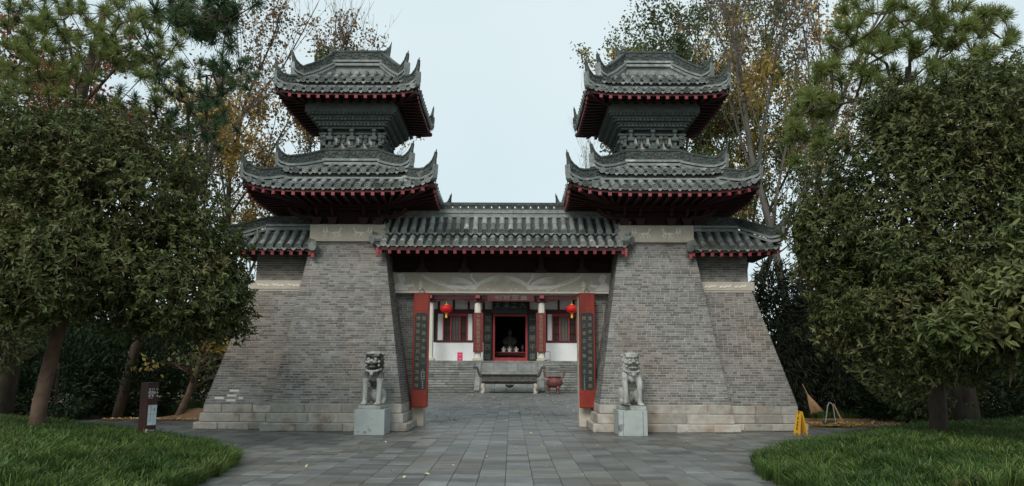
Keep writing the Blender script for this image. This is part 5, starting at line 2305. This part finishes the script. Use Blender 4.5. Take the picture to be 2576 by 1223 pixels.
def broadleaf(name, label, cat, base, trunk_pts, trunk_r, lobes, n_sprig, leafL, m, bark, seed, group=None, gap=.25, singles=0, per=7, sprig_r=.02):
    g = np.random.RandomState(seed)
    base = Vector(base)
    root = thing(name, label, cat, base, group=group)
    bb = np.array(base)
    tp = [Vector(p) - base for p in trunk_pts]
    mb = MB()
    mb.tube(tp, trunk_r, 12)
    tr = mb.build('trunk', bark, root, smooth=True)
    lb = [(np.array(c) - bb, np.array(r_)) for c, r_ in lobes]
    mb = MB()
    top = np.array(tp[-1])
    for c, r_ in lb:
        for _ in range(7):
            e = c + g.normal(size=3) * r_ * .5
            mid = (top + e) / 2 + g.normal(size=3) * .15
            mb.tube([Vector(top), Vector(mid), Vector(e)], [trunk_r[-1] * .5, .024, .008], 5)
    mb.build('limbs', bark, tr)
    vol = np.array([np.prod(r_) ** .67 for c, r_ in lb])
    pk = g.choice(len(lb), size=n_sprig * 2, p=vol / vol.sum())
    dirs = nrm(g.normal(size=(n_sprig * 2, 3)))
    rad = g.uniform(0, 1, n_sprig * 2) ** .24
    far_ = g.uniform(size=n_sprig * 2) < .10
    rad[far_] = g.uniform(1.0, 1.22, far_.sum())
    inner = g.uniform(size=n_sprig * 2) < .12
    rad[inner] = g.uniform(.2, .8, inner.sum())
    cs = np.array([lb[i][0] for i in pk])
    rs = np.array([lb[i][1] for i in pk])
    bump = 1 + .24 * lump(cs + dirs * rs, seed + 1, 2.6)
    P = cs + dirs * rs * (rad * bump)[:, None]
    keep = lump(P, seed + 2, 3.6) > -1 + gap * 2 - .1
    # drop sprigs buried deep inside another lobe
    for c, r_ in lb:
        q = np.linalg.norm((P - c) / r_, axis=1)
        keep &= ~((q < .62) & (g.uniform(size=len(P)) < .75))
    P, dirs = P[keep][:n_sprig], dirs[keep][:n_sprig]
    sd_ = nrm(dirs * .8 + np.array([0, 0, .45]) + g.normal(size=P.shape) * .45)
    N = len(P)
    lp, ld, ln, lL = [], [], [], []
    for i in range(per):
        q = nrm(np.cross(sd_, g.normal(size=P.shape)))
        d = nrm(sd_ * g.uniform(.15, .75, (N, 1)) + q * .85 + np.array([0, 0, -.18]))
        off = sd_ * g.uniform(-.09, .02, (N, 1)) * (leafL / .13)
        lp.append(P + off)
        ld.append(d)
        ln.append(sd_ + g.normal(size=P.shape) * .3)
        lL.append(leafL * g.uniform(.65, 1.2, N))
    lp, ld, ln, lL = map(np.concatenate, (lp, ld, ln, lL))
    # twigs behind the sprigs
    if singles:
        w = lp + bb
        dist = np.linalg.norm(w - np.array([0, 0, CAM_H]), axis=1)
        vis = (np.abs(w[:, 0]) < w[:, 1] * .64) & (w[:, 2] < w[:, 1] * .5)
        dist[~vis] = 1e9
        order = np.argsort(dist)[:singles]
        mask = np.zeros(len(lp), bool)
        mask[order] = True
    else:
        mask = np.zeros(len(lp), bool)
    V, F = leaf_arrays(lp[~mask], ld[~mask], ln[~mask], lL[~mask], lL[~mask] * g.uniform(.30, .42, (~mask).sum()))
    cr_ = np_mesh('crown', V, F, m, root, kind='stuff')
    if singles:
        lmesh = _lm.mesh('leaf', m)
        for i in np.where(mask)[0]:
            M = frame(Vector(lp[i]), Vector(ld[i]), Vector(ln[i]), float(lL[i]), float(lL[i]))
            link('leaf', lmesh, cr_, M=M)
    tw = MB()
    for i in range(0, N, 3):
        a = Vector(P[i])
        tw.tube([a, a - Vector(sd_[i]) * .22 * (leafL / .13)], [.003, .006], 3, cap=False)
    tw.build('twigs', bark, root, kind='stuff')
    return root


def A(px, py, Y):
    return tuple(at(px, py, Y))


# the two near broadleaf trees
tb_ = (-8.75, 14.6, .25)
broadleaf('broadleaf_tree', 'dense dark green broadleaf tree with smooth brown trunk, beside the brown information sign', 'tree', tb_,
          [tb_, (-8.72, 14.6, .9), (-8.6, 14.6, 1.7), (-8.42, 14.55, 2.6), (-8.2, 14.5, 3.6)], [.15, .138, .132, .12, .09],
          [((-7.6, 14.3, 4.6), (1.9, 1.8, 1.75)), ((-9.3, 13.8, 4.5), (1.9, 1.7, 1.9)), ((-6.5, 14.4, 3.3), (1.55, 1.4, 1.25)), ((-8.2, 13.4, 3.35), (1.7, 1.3, 1.1)),
           ((-9.8, 13.6, 3.1), (1.4, 1.3, 1.1)), ((-5.75, 14.8, 2.9), (.75, .9, .95)), ((-8.6, 14.6, 5.6), (1.5, 1.4, .9))],
          15000, .112, 'leafdark', 'barkred', 31, 'broadleaf trees on the planted banks', gap=.22, singles=300)
tr_ = (7.75, 14.4, .25)
broadleaf('broadleaf_tree', 'large dense green broadleaf tree with dark trunk on the bank beside the yellow floor sign', 'tree', tr_,
          [tr_, (7.78, 14.4, 1.0), (7.8, 14.4, 1.9), (7.75, 14.3, 2.8)], [.165, .155, .15, .12],
          [((7.9, 14.2, 4.4), (2.45, 1.8, 2.0)), ((8.5, 14.0, 6.0), (1.45, 1.4, 1.15)), ((6.35, 14.6, 3.9), (1.05, 1.1, 1.05)), ((6.5, 14.4, 2.6), (1.0, 1.0, .8)), ((7.7, 13.6, 2.6), (1.7, 1.2, 1.2)),
           ((9.9, 14.2, 5.2), (1.6, 1.4, 1.8)), ((9.7, 14.2, 6.7), (.9, .9, .8)), ((7.5, 14.3, 6.4), (.8, .8, .6))],
          18500, .108, 'leafdark', 'bark', 47, 'broadleaf trees on the planted banks', gap=.16, singles=300)
tn_ = (8.35, 11.6, .3)
broadleaf('large_leaf_tree', 'nearest tree at the frame edge with large olive leaves and leaning brown trunk', 'tree', tn_,
          [tn_, (8.1, 11.6, .9), (7.75, 11.5, 1.5), (7.5, 11.4, 2.1), (7.4, 11.3, 2.8)], [.13, .12, .11, .09, .06],
          [((7.5, 11.0, 2.55), (1.1, .9, .75)), ((6.7, 11.2, 2.2), (.75, .7, .42)), ((8.2, 10.8, 3.3), (1.0, .9, 1.0)), ((7.9, 10.8, 1.9), (.8, .6, .45))],
          2300, .155, 'leafolive', 'barkred', 53, gap=.22, singles=300)


# pines
def tuft_arrays(P, D, L_, n, g):
    P = np.repeat(P, n, axis=0)
    D = np.repeat(D, n, axis=0)
    q = g.normal(size=P.shape)
    d = nrm(D * g.uniform(.05, 1.0, (len(P), 1)) + nrm(q) * .85)
    L_ = L_ * g.uniform(.7, 1.1, (len(P), 1))
    base = P + D * g.uniform(-.12, .06, (len(P), 1))
    s = nrm(np.cross(d, g.normal(size=P.shape))) * .0055
    mid = base + d * L_ * .55
    tip = base + d * L_ + np.array([0, 0, -.10]) * L_
    V = np.stack([base - s, base + s, mid + s * .9, tip, mid - s * .9], axis=1).reshape(-1, 3)
    k = np.arange(len(P))[:, None] * 5
    return V, np.concatenate([k + np.array([0, 1, 2, 4]), k + np.array([4, 2, 3, 3])], axis=0)


def pine(label, base, trunk, tr_r, tufts, L_, m, seed, n=130, bark='bark', jitter=.28, extra=2, group=None, branches=()):
    g = np.random.RandomState(seed)
    base = Vector(base)
    root = thing('pine_tree', label, 'pine tree', base, group=group)
    mb = MB()
    tp = [Vector(p) - base for p in trunk]
    mb.tube(tp, tr_r, 10)
    tk = mb.build('trunk', bark, root, smooth=True)
    P = []
    mb = MB()
    for br_ in branches:
        pts = [Vector(p) - base for p in br_]
        mb.tube(pts, [.055 - .04 * i / max(1, len(pts) - 1) for i in range(len(pts))], 6)
    ctr = np.array([np.array(t) for t in tufts]) - np.array(base)
    for c in ctr:
        # nearest trunk or branch point below the tuft carries it
        best, bd = None, 1e9
        cand_ = [tp[i].lerp(tp[i + 1], k_ / 4) for i in range(len(tp) - 1) for k_ in range(5)]
        for br_ in branches:
            pts = [Vector(p) - base for p in br_]
            cand_ += [pts[i].lerp(pts[i + 1], k_ / 4) for i in range(len(pts) - 1) for k_ in range(5)]
        for q in cand_:
            e = Vector(c) - q
            dd = e.length + max(0, q.z - c[2]) * 1.5
            if dd < bd:
                best, bd = q, dd
        v = Vector(c)
        mid = best.lerp(v, .55) + Vector((0, 0, -.12 * bd))
        mb.tube([best, mid, v], [.035, .022, .012], 5)
        P.append(c)
        for _ in range(extra):
            o_ = c + g.normal(size=3) * jitter
            P.append(o_)
            mb.tube([v.lerp(mid, .3), Vector(o_)], [.014, .009], 4)
    mb.build('branches', bark, tk)
    P = np.array(P)
    D = nrm(g.normal(size=P.shape) * .5 + np.array([0, -.25, .55]) + (P - P.mean(0)) * .15)
    V, F = tuft_arrays(P, D, L_, n, g)
    np_mesh('needles', V, np.asarray(F), m, root, kind='stuff')
    return root


g0 = random.Random(77)


def scat(lst, Y, dy):
    return [A(x, y, Y + g0.uniform(-dy, dy)) for x, y in lst]


right_t = [(2190, 30), (2130, 80), (2160, 60), (2250, 60), (2230, 110), (2200, 100), (2300, 30), (2370, 60), (2400, 20), (2440, 60), (2420, 100), (2385, 120), (2530, 110), (2545, 95), (2340, 160),
           (2260, 200), (2300, 130), (2150, 165), (2095, 165), (2115, 200), (2060, 240), (2020, 235), (2040, 285), (2000, 320), (2070, 330), (2400, 170), (2440, 190), (2480, 150), (2350, 110), (2500, 30),
           (2240, 20), (2150, 15), (2090, 110), (2460, 40), (2470, 90), (2330, 60), (2280, 90), (2200, 180), (2240, 230), (2380, 220), (2290, 240), (2050, 390), (1990, 350), (2560, 210), (2520, 220), (2350, 10),
           (2420, 200), (2180, 130), (2450, 130), (2060, 190), (2085, 280), (2010, 270)]
pine('long needled pine with bright green tufts rising above the large broadleaf tree', (10.4, 18.0, .15), [(10.4, 18, .1), (10.2, 18, 2), (9.9, 18.1, 4.5), (9.6, 18.2, 7), (9.8, 18.2, 9)], [.30, .27, .22, .15, .07],
     scat(right_t, 17.6, 1.0), .50, 'needle', 5, n=210, jitter=.25, group='pines above the broadleaf trees',
     branches=[[(9.7, 18.1, 6.3), A(2180, 250, 17.6), A(2060, 270, 17.4), A(2010, 290, 17.2)], [(9.6, 18.2, 6.9), A(2230, 160, 17.6), A(2150, 110, 17.4)], [(9.7, 18.2, 7.4), A(2370, 100, 18), A(2480, 70, 18)], [(9.65, 18.2, 7), A(2290, 80, 17.8), A(2240, 30, 17.6)],
               [(9.8, 18.1, 5.6), A(2100, 360, 17.6), A(2010, 350, 17.2)]])
left_t = [(20, 20), (60, 80), (110, 30), (160, 100), (220, 50), (260, 110), (300, 60), (350, 30), (30, 170), (90, 160), (140, 190), (30, 230), (200, 150), (330, 120), (380, 150), (400, 110), (10, 110), (180, 30), (270, 20),
          (120, 120), (60, 130), (230, 200), (300, 170), (160, 150), (420, 180), (90, 70), (200, 95), (330, 75), (380, 70), (20, 60), (65, 10), (140, 60), (250, 70), (350, 190), (70, 200), (120, 230), (400, 40), (15, 260), (310, 15),
          (430, 130), (280, 140)]
pine('tall pine with pale green needle tufts behind the crown of the tree by the sign', (-13.2, 20.5, .1), [(-13.2, 20.5, .1), (-13.0, 20.5, 3), (-12.6, 20.5, 6), (-12.0, 20.6, 9), (-11.6, 20.6, 11.5)], [.24, .21, .18, .14, .08],
     scat(left_t, 20.0, 1.5), .44, 'needle', 6, n=150, jitter=.5, group='pines above the broadleaf trees', extra=4,
     branches=[[(-12.2, 20.6, 8), A(200, 130, 20), A(60, 150, 19.8)], [(-12.1, 20.6, 8.6), A(330, 130, 20), A(420, 150, 19.6)], [(-11.9, 20.6, 9.4), A(300, 60, 20), A(390, 40, 20)], [(-12, 20.6, 9), A(160, 50, 20), A(40, 40, 20)],
               [(-12.4, 20.5, 7), A(120, 220, 20), A(20, 240, 20)]])
mid_t = [(500, 190), (520, 225), (560, 180), (585, 200), (545, 255), (480, 280), (430, 235), (400, 205), (440, 290), (470, 330), (520, 350), (550, 300), (390, 260), (300, 285), (350, 300), (260, 265), (570, 160), (340, 245), (600, 175),
         (410, 320), (565, 280), (500, 310), (450, 200), (530, 165)]
pine('spreading pine with dark drooping branches between the sign and the gate tower', (-12.2, 24.5, .1), [(-12.2, 24.5, .1), (-11.6, 24.4, 3), (-10.4, 23.4, 5.5), (-9.1, 22.4, 7.4), (-8.9, 22.4, 8.6)], [.17, .15, .13, .10, .05],
     scat(mid_t, 19.6, 1.0), .38, 'needledark', 8, n=110, jitter=.3, extra=3, group='pines above the broadleaf trees',
     branches=[[(-9.3, 22.4, 6), A(470, 260, 20), A(560, 240, 19.5)], [(-9.1, 22.4, 7.0), A(520, 190, 20.4), A(590, 185, 19.8)], [(-9.4, 22.4, 5.6), A(420, 300, 20), A(320, 290, 19.6)], [(-9.4, 22.4, 5.4), A(480, 350, 20), A(540, 320, 19.6)]])
near_t = [(450, 25), (480, 40), (520, 15), (545, 40), (575, 30), (560, 10), (500, 70), (540, 70), (520, 45), (470, 10), (430, 5), (590, 45), (490, 55)]
pine('dark overhanging pine bough with long needles at the top of the view', (-10.2, 12.4, .25), [(-10.2, 12.4, .25), (-10.2, 12.4, 3), (-10.1, 12.4, 6), (-9.9, 12.4, 9.2)], [.17, .15, .12, .09],
     scat(near_t, 12.6, .5), .38, 'needledark', 9, n=150, jitter=.2, group='pines above the broadleaf trees', extra=2,
     branches=[[(-9.9, 12.4, 9.0), A(330, -130, 12.5), A(440, -10, 12.5), A(540, 45, 12.5)]])


# bare and autumn trees
def autumn_tree(label, base, top, r0, seed, leafsets, spread=.42, levels=4, nb=(5, 4, 4, 3), up=.55, start=.28, bark='barkpale', group=None, leafL=.085, name='autumn_tree', fork=None, dens=3):
    g = random.Random(seed)
    base, top = Vector(base), Vector(top)
    root = thing(name, label, 'tree', base, group=group)
    ht = (top - base).length
    mb, tk = MB(), MB()
    ends = []

    def grow(p, d, ln, r_, lev):
        pts, q, dd = [p], p.copy(), d.copy()
        n = 4
        for i in range(n):
            dd = (dd + Vector((g.gauss(0, .11), g.gauss(0, .11), g.gauss(0, .05) + .05 * up))).normalized()
            q = q + dd * (ln / n)
            pts.append(q.copy())
        rr = [r_ * (1 - .65 * i / n) for i in range(n + 1)]
        (tk if lev == 0 else mb).tube(pts, rr, (10, 6, 5, 4, 3)[lev], cap=False)
        if lev >= levels - 1:
            for i in range(1, n + 1):
                ends.append((pts[i], dd.copy()))
        if lev < levels:
            k_ = nb[min(lev, len(nb) - 1)]
            for i in range(k_):
                t_ = start + (1 - start) * (i + g.uniform(.2, .9)) / k_ if lev == 0 else g.uniform(.25, 1.0)
                f = t_ * n
                j = min(n - 1, int(f))
                o_ = pts[j].lerp(pts[j + 1], f - j)
                ax = Vector((g.gauss(0, 1), g.gauss(0, 1), 0))
                ax.normalize()
                nd = (dd * .55 + ax * spread * 1.25 + Vector((0, 0, up * .6))).normalized()
                grow(o_, nd, ln * g.uniform(.38, .62) * (1.0 if lev else .85), max(.006, rr[j] * g.uniform(.36, .54)), lev + 1)
            if lev == 0:
                grow(pts[-1], dd, ln * .35, rr[-1], 1)
    d0 = (top - base)
    grow(Vector((0, 0, -.1)), d0.normalized(), ht * .74, r0, 0)
    t_ = tk.build('trunk', bark, root, smooth=True)
    mb.build('branches', bark, t_)
    E = np.array([np.array(e[0]) for e in ends])
    gg = np.random.RandomState(seed)
    for (m, share, z0, z1, clump) in leafsets:
        z = (E[:, 2] / ht)
        P = E[(z > z0) & (z < z1)]
        if len(P) == 0:
            continue
        P = np.repeat(P, dens, axis=0)
        P = P + gg.normal(size=P.shape) * .16
        k_ = lump(P, seed + 5 + len(m), 1.1) > (1 - share * 2) if clump else gg.uniform(size=len(P)) < share
        P = P[k_]
        if len(P) == 0:
            continue
        d = nrm(gg.normal(size=P.shape) + np.array([0, 0, -.7]))
        L_ = leafL * gg.uniform(.6, 1.3, len(P))
        V, F = leaf_arrays(P, d, gg.normal(size=P.shape), L_, L_ * .6)
        np_mesh('leaves', V, F, m, root, kind='stuff')
    return root


DG = 'autumn trees behind the gate towers'


def zt(py, Y):
    return at(1288, py, Y).z


autumn_tree('slender many-stemmed autumn tree with sparse brown leaves, left of the tower behind the dark-chested lion', (-10.6, 29, 0), (-9.2, 29.5, zt(40, 29)), .17, 101,
            [('leafbrown', .34, 0.2, 1, False), ('leafyellow', .42, .1, .75, True)], spread=.34, nb=(9, 5, 4, 3), up=.8, start=.12, bark='bark', group=DG, leafL=.135, dens=6)
autumn_tree('brown leaved autumn tree rising right behind the upper roof nearer the information sign', (-9.3, 30, 0), (-8.7, 30.5, zt(60, 30)), .22, 102,
            [('leafbrown', .20, .2, 1, False), ('leafyellow', .34, .1, .75, True), ('leafgreen', .25, .5, 1, True)], spread=.28, nb=(9, 5, 4, 3), up=.9, start=.25, bark='bark', group=DG, leafL=.135, dens=6)
autumn_tree('leaning pale stemmed autumn tree with thin yellow leaves between two pines', (-12.2, 26, 0), (-10.2, 26.5, zt(60, 26)), .14, 103,
            [('leafyellow', .36, .1, .8, True), ('leafbrown', .25, .1, .9, False)], spread=.36, nb=(8, 5, 4, 3), up=.75, start=.2, group=DG, leafL=.125, dens=6)
autumn_tree('rust coloured conifer at the far left edge behind the pine', (-19.5, 29, 0), (-19.2, 29, zt(120, 29)), .25, 104,
            [('leafrust', .9, .15, 1, False)], spread=.6, nb=(14, 6, 4, 3), up=.15, start=.15, bark='bark', group=DG, leafL=.16, dens=4)
autumn_tree('tall pale barked tree with forked trunk and yellow leaves, beside the right tower', (9.15, 26, 0), (8.9, 26.5, zt(-120, 26)), .17, 105,
            [('leafyellow', .40, .15, .8, True), ('leafbrown', .10, .2, 1, False)], spread=.30, nb=(8, 6, 4, 3), up=1.0, start=.42, group=DG, leafL=.145, dens=6)
autumn_tree('second pale barked tree with mostly bare upright branches next to the bright pine', (10.4, 27.5, 0), (11.0, 28, zt(-80, 27.5)), .14, 106,
            [('leafyellow', .22, .15, .8, True), ('leafbrown', .12, .2, 1, False)], spread=.36, nb=(8, 5, 4, 3), up=.85, start=.35, group=DG, leafL=.135, dens=6)
autumn_tree('leafy grey green tree with yellow clumps right behind the right tower', (7.2, 31, 0), (7.5, 31.5, zt(10, 31)), .24, 107,
            [('leafgreen', .85, .2, 1, False), ('leafyellow', .36, .3, .9, True)], spread=.46, nb=(11, 6, 4, 3), up=.6, start=.2, bark='bark', group=DG, leafL=.135, dens=9)
autumn_tree('tall tree behind the pale forked tree with thin grey green and yellow foliage', (9.6, 33, 0), (9.8, 33.5, zt(-60, 33)), .24, 108,
            [('leafgreen', .5, .2, 1, False), ('leafyellow', .38, .3, .9, True)], spread=.44, nb=(10, 6, 4, 3), up=.6, start=.2, bark='bark', group=DG, leafL=.14, dens=9)
autumn_tree('small far bare tree beyond the roofs, left of the tower nearer the yellow floor sign', (7.6, 62, 0), (7.3, 62, zt(375, 62)), .12, 109,
            [('leafbrown', .2, .2, 1, False)], spread=.1, nb=(5, 4, 3, 2), up=1.2, start=.6, bark='bark', group=DG, leafL=.12, dens=1)
autumn_tree('young leaning tree with reddish trunk and a few yellow leaves rooted in orange earth', (-10.35, 24.6, .2), (-9.0, 24.4, zt(720, 24.4)), .12, 110,
            [('leafyellow', .62, .12, 1, True), ('leafgreen', .18, .3, 1, False)], spread=.75, nb=(11, 5, 4), levels=3, up=.05, start=.22, bark='barkred', group=DG, leafL=.13, dens=3)


# dark evergreen shrubs behind the banks
def shrub(name, label, c, r_, n, L_, m, seed, group, flat=.35, up=.6):
    g = np.random.RandomState(seed)
    root = thing(name, label, 'shrub', (c[0], c[1], 0), group=group)
    mb = MB()
    mb.tube([(0, 0, 0), (.05, 0, c[2]), (0, .05, c[2] + r_[2] * .5)], [.07, .05, .02], 6)
    mb.build('stem', 'bark', root)
    d = nrm(g.normal(size=(n, 3)))
    rad = g.uniform(0, 1, n) ** .25
    P0 = d * np.array(r_) * rad[:, None]
    P0 *= (1 + .2 * lump(P0, seed, 2.0))[:, None]
    P = P0 + np.array([0, 0, c[2]])
    P[:, 2] = np.maximum(P[:, 2], .05)
    dd = nrm(d * .8 + np.array([0, 0, up]) + g.normal(size=P.shape) * .4)
    LL = L_ * g.uniform(.6, 1.3, n)
    V, F = leaf_arrays(P, dd, g.normal(size=P.shape), LL, LL * flat, droop=.25)
    np_mesh('foliage', V, F, m, root, kind='stuff')
    return root


JUN = ['juniper shrub at the far left edge, low in the shade', 'juniper shrub left of the trunk of the tree by the information sign', 'juniper shrub just right of the trunk of the tree by the information sign', 'juniper shrub straight behind the brown information sign', 'taller juniper left of centre in the back row of the left bank', 'taller juniper in the back row behind the information sign', 'juniper behind the leaning young tree with yellow leaves', 'low juniper between the leaning young tree and the brick wing', 'tall juniper at the extreme left of the back row', 'juniper shrub just left of the trunks on the right bank', 'juniper shrub right of the two dark trunks', 'juniper shrub at the right frame edge under the large olive leaves', 'tall juniper behind the two dark trunks', 'tall juniper in the back row at the right edge', 'tall juniper at the extreme right of the back row', 'juniper behind the dustpan and leaf pile']
SH_ = 'dark juniper shrubs behind the planted banks'
i = 0
for x, y, z, rx, rz in ((-19, 24, 1.4, 2.2, 1.7), (-16.3, 23.5, 1.3, 1.9, 1.6), (-14.2, 24.5, 1.4, 1.7, 1.9), (-12.2, 25.5, 1.3, 1.5, 1.6), (-17.6, 27.5, 2.0, 2.4, 2.4), (-14.6, 29, 2.0, 2.2, 2.4), (-11.4, 30, 1.7, 2.0, 2.0), (-9.0, 29, 1.3, 1.6, 1.5), (-22, 27, 2.0, 2.6, 2.4),
                        (12.3, 24.5, 1.2, 1.6, 1.5), (14.6, 23.5, 1.3, 1.8, 1.6), (17, 23.8, 1.4, 2.0, 1.7), (12.8, 28, 1.9, 2.0, 2.2), (16, 28, 2.0, 2.4, 2.4), (20, 26, 1.8, 2.4, 2.1), (10.2, 29, 1.6, 1.7, 1.9)):
    shrub('juniper_shrub', JUN[i], (x, y, z), (rx, 1.3, rz), 5200, .20, 'juniper', 200 + i, SH_, flat=.28)
    i += 1
for x, y, z, rx, rz, lb in ((8.7, 25.5, 2.6, 1.2, 2.6, 'tall blackish bamboo clump beside the outer edge of the brick wing, above the twig broom'), (10.9, 26.2, 2.6, 1.5, 2.7, 'tall blackish bamboo clump behind the dustpan')):
    shrub('bamboo_clump', lb, (x, y, z), (rx, 1.1, rz), 6500, .24, 'bamboo_leaf', 300 + i, 'dark bamboo by the brick wing', flat=.16, up=-.4)
    i += 1
for x, y, z, rx, rz, m, lb in ((11.2, 20.8, 2.4, 1.9, 2.4, 'leafdark', 'second broad evergreen filling the gap behind the large broadleaf tree'), (13.6, 18.5, 2.6, 2.2, 2.4, 'leafdark', 'evergreen bush at the frame edge behind the large leaf tree'),
                               (-12.4, 18.2, 3.4, 2.0, 2.0, 'leafdark', 'evergreen bush behind the tree by the information sign')):
    shrub('evergreen_bush', lb, (x, y, z), (rx, 1.4, rz), 6500, .15, m, 400 + i, 'broad evergreen bushes', flat=.38, up=.3)
    i += 1

# far woodland closing the view
g = np.random.RandomState(5)
n = 26000
ang = g.uniform(-1, 1, n)
X = ang * 75
keep = np.abs(X) > 15
X = X[keep]
Yw = 48 + g.uniform(0, 14, len(X)) + np.abs(X) * .1
H = 4.2 + 1.6 * np.sin(X * .31) + 1.2 * np.sin(X * .83 + 1)
Z = g.uniform(0, 1, len(X)) ** .7 * H
P = np.stack([X, Yw, Z], 1)
d = nrm(g.normal(size=P.shape) + np.array([0, -.3, .4]))
LL = g.uniform(.5, 1.0, len(P))
V, F = leaf_arrays(P, d, g.normal(size=P.shape), LL, LL * .7)
o = np_mesh('woodland', V, F, 'juniper', kind='stuff')
tag(o, 'dark distant woodland closing the view behind the shrubs', 'woodland')


# grass
def grass(name, label, poly, seed, n, xr, yr):
    g = np.random.RandomState(seed)
    cx_, cy_, hh = [], [], []
    tries = 0
    while len(cx_) < n and tries < n * 30:
        x, y = g.uniform(*xr), g.uniform(*yr)
        tries += 1
        if abs(x) > y * .72 + 1.0:
            continue
        h = bank_height(x, y, poly)
        if h is None:
            continue
        cx_.append(x); cy_.append(y); hh.append(h)
    Cc = np.stack([cx_, cy_, hh], 1)
    per = 60
    P = np.repeat(Cc, per, axis=0)
    N = len(P)
    a = g.uniform(0, 6.283, N)
    sway = np.repeat(g.uniform(0, 6.283, n if len(cx_) == n else len(cx_)), per)
    hd = np.stack([np.cos(a), np.sin(a), np.zeros(N)], 1) * .75 + np.stack([np.cos(sway), np.sin(sway), np.zeros(N)], 1) * .45
    P = P + np.stack([np.cos(a), np.sin(a), np.zeros(N)], 1) * g.uniform(0, .09, (N, 1)) - np.array([0, 0, .02])
    cl = np.repeat(g.uniform(.75, 1.25, len(cx_)), per)[:, None]
    H_ = g.uniform(.10, .25, (N, 1)) * cl
    rch = g.uniform(.08, .32, (N, 1)) * cl
    b = P
    m1 = P + hd * rch * .30 + np.array([0, 0, 1.0]) * H_ * .75
    m2 = P + hd * rch * .75 + np.array([0, 0, 1.0]) * H_ * .98
    t = P + hd * rch * 1.25 + np.array([0, 0, 1.0]) * H_ * .70
    s = np.stack([-np.sin(a), np.cos(a), np.zeros(N)], 1) * .0042
    V = np.stack([b - s, b + s, m1 + s, m2 + s * .8, t, m2 - s * .8, m1 - s], axis=1).reshape(-1, 3)
    k = np.arange(N)[:, None] * 7
    F = np.concatenate([k + np.array([0, 1, 2, 6]), k + np.array([6, 2, 3, 5]), k + np.array([5, 3, 4, 4])], axis=0)
    o = np_mesh(name, V, F, 'grass', kind='stuff')
    tag(o, label, 'grass')
    return o


grass('grass', 'lush drooping lilyturf covering the bank around the brown information sign', BED_L, 1, 3400, (-17, -4.3), (8.5, 21.5))
grass('grass', 'lush drooping lilyturf covering the bank under the large broadleaf tree by the yellow sign', BED_R, 2, 3400, (3.7, 17), (8.5, 21.5))
for nm, (x0, x1), (y0, y1), s_ in (('grass', (-15, -9.2), (25.6, 28.5), 3), ('grass', (9.5, 16), (24.8, 28), 4)):
    poly = [(x0, y0), (x1, y0), (x1, y1), (x0, y1)]
    grass('grass', 'short green grass verge beyond the path ' + ('behind the leaning young tree' if x0 < 0 else 'behind the leaf pile'), poly, s_, 420, (x0, x1), (y0, y1))

# earth mound, leaf litter, path edges
mb = MB()
n = 18
for i in range(n + 1):
    for j in range(9):
        x = -12.6 + 3.4 * i / n
        y = 23.9 + 1.9 * j / 8
        h = .33 * math.exp(-((x + 9.9) / .75) ** 2 - ((y - 25) / .6) ** 2) + .02 * math.sin(x * 7) * math.sin(y * 5)
        mb.v.append((x, y, .015 + h))
for i in range(n):
    for j in range(8):
        a = i * 9 + j
        mb.f.append((a, a + 9, a + 10, a + 1))
        mb.m.append(0)
mb.build('earth_mound', 'dirt', kind='structure', smooth=True)
mb = MB()
for i in range(n + 1):
    for j in range(9):
        x = 8.1 + 3.6 * i / n
        y = 22.4 + 2.2 * j / 8
        mb.v.append((x, y, .012 + .10 * (j / 8) ** 2 + .015 * math.sin(x * 6) * math.sin(y * 5)))
for i in range(n):
    for j in range(8):
        a = i * 9 + j
        mb.f.append((a, a + 9, a + 10, a + 1))
        mb.m.append(0)
mb.build('earth_strip', 'dirt', kind='structure', smooth=True)


def litter(label, n, fx, seed, L_=.07, m='litter', name='fallen_leaves'):
    g = np.random.RandomState(seed)
    P = np.array([fx(g) for _ in range(n)])
    d = nrm(g.normal(size=P.shape) * np.array([1, 1, .12]))
    nn = nrm(np.array([0, 0, 1.0]) + g.normal(size=P.shape) * .25)
    LL = L_ * g.uniform(.6, 1.3, n)
    V, F = leaf_arrays(P, d, nn, LL, LL * .55, fold=.3, droop=-.1)
    o = np_mesh(name, V, F, m, kind='stuff')
    tag(o, label, 'fallen leaves')


def on_bank(poly, x0, x1):
    def f(g):
        while True:
            x, y = g.uniform(x0, x1), g.uniform(10.5, 19)
            h = bank_height(x, y, poly)
            if h is not None:
                return (x, y, h + g.uniform(.10, .24))
    return f


litter('dry brown leaves caught in the lilyturf around the information sign', 130, on_bank(BED_L, -13, -4.2), 11, .09, 'leafbrown')
litter('dry brown leaves caught in the lilyturf under the large broadleaf tree', 130, on_bank(BED_R, 3.6, 13), 12, .09, 'leafbrown')
litter('pale dry leaves scattered over the courtyard paving', 420, lambda g: (g.uniform(-6, 6), g.uniform(23, 53), .015), 1, .11)
litter('a few dry leaves lying on the paving before the gate', 46, lambda g: (g.uniform(-6.5, 6.5), 11 + 9 * g.uniform() ** .6, .016), 2, .07)
litter('yellow leaves swept into a pile around the dustpan', 700, lambda g: (dp.x + .15 + g.normal() * .42, 22.55 + g.normal() * .18, .03 + abs(g.normal()) * .025), 3, .09, 'leafyellow', 'leaf_pile')
litter('brown and pale leaves along the earth edge behind the information sign', 500, lambda g: (g.uniform(-12.4, -9.1), 24.0 + abs(g.normal()) * .35, .05), 4, .09)
litter('brown leaves strewn on the earth strip beyond the yellow floor sign', 260, lambda g: (g.uniform(8.3, 11.6), g.uniform(22.5, 23.6), .05), 5, .08)
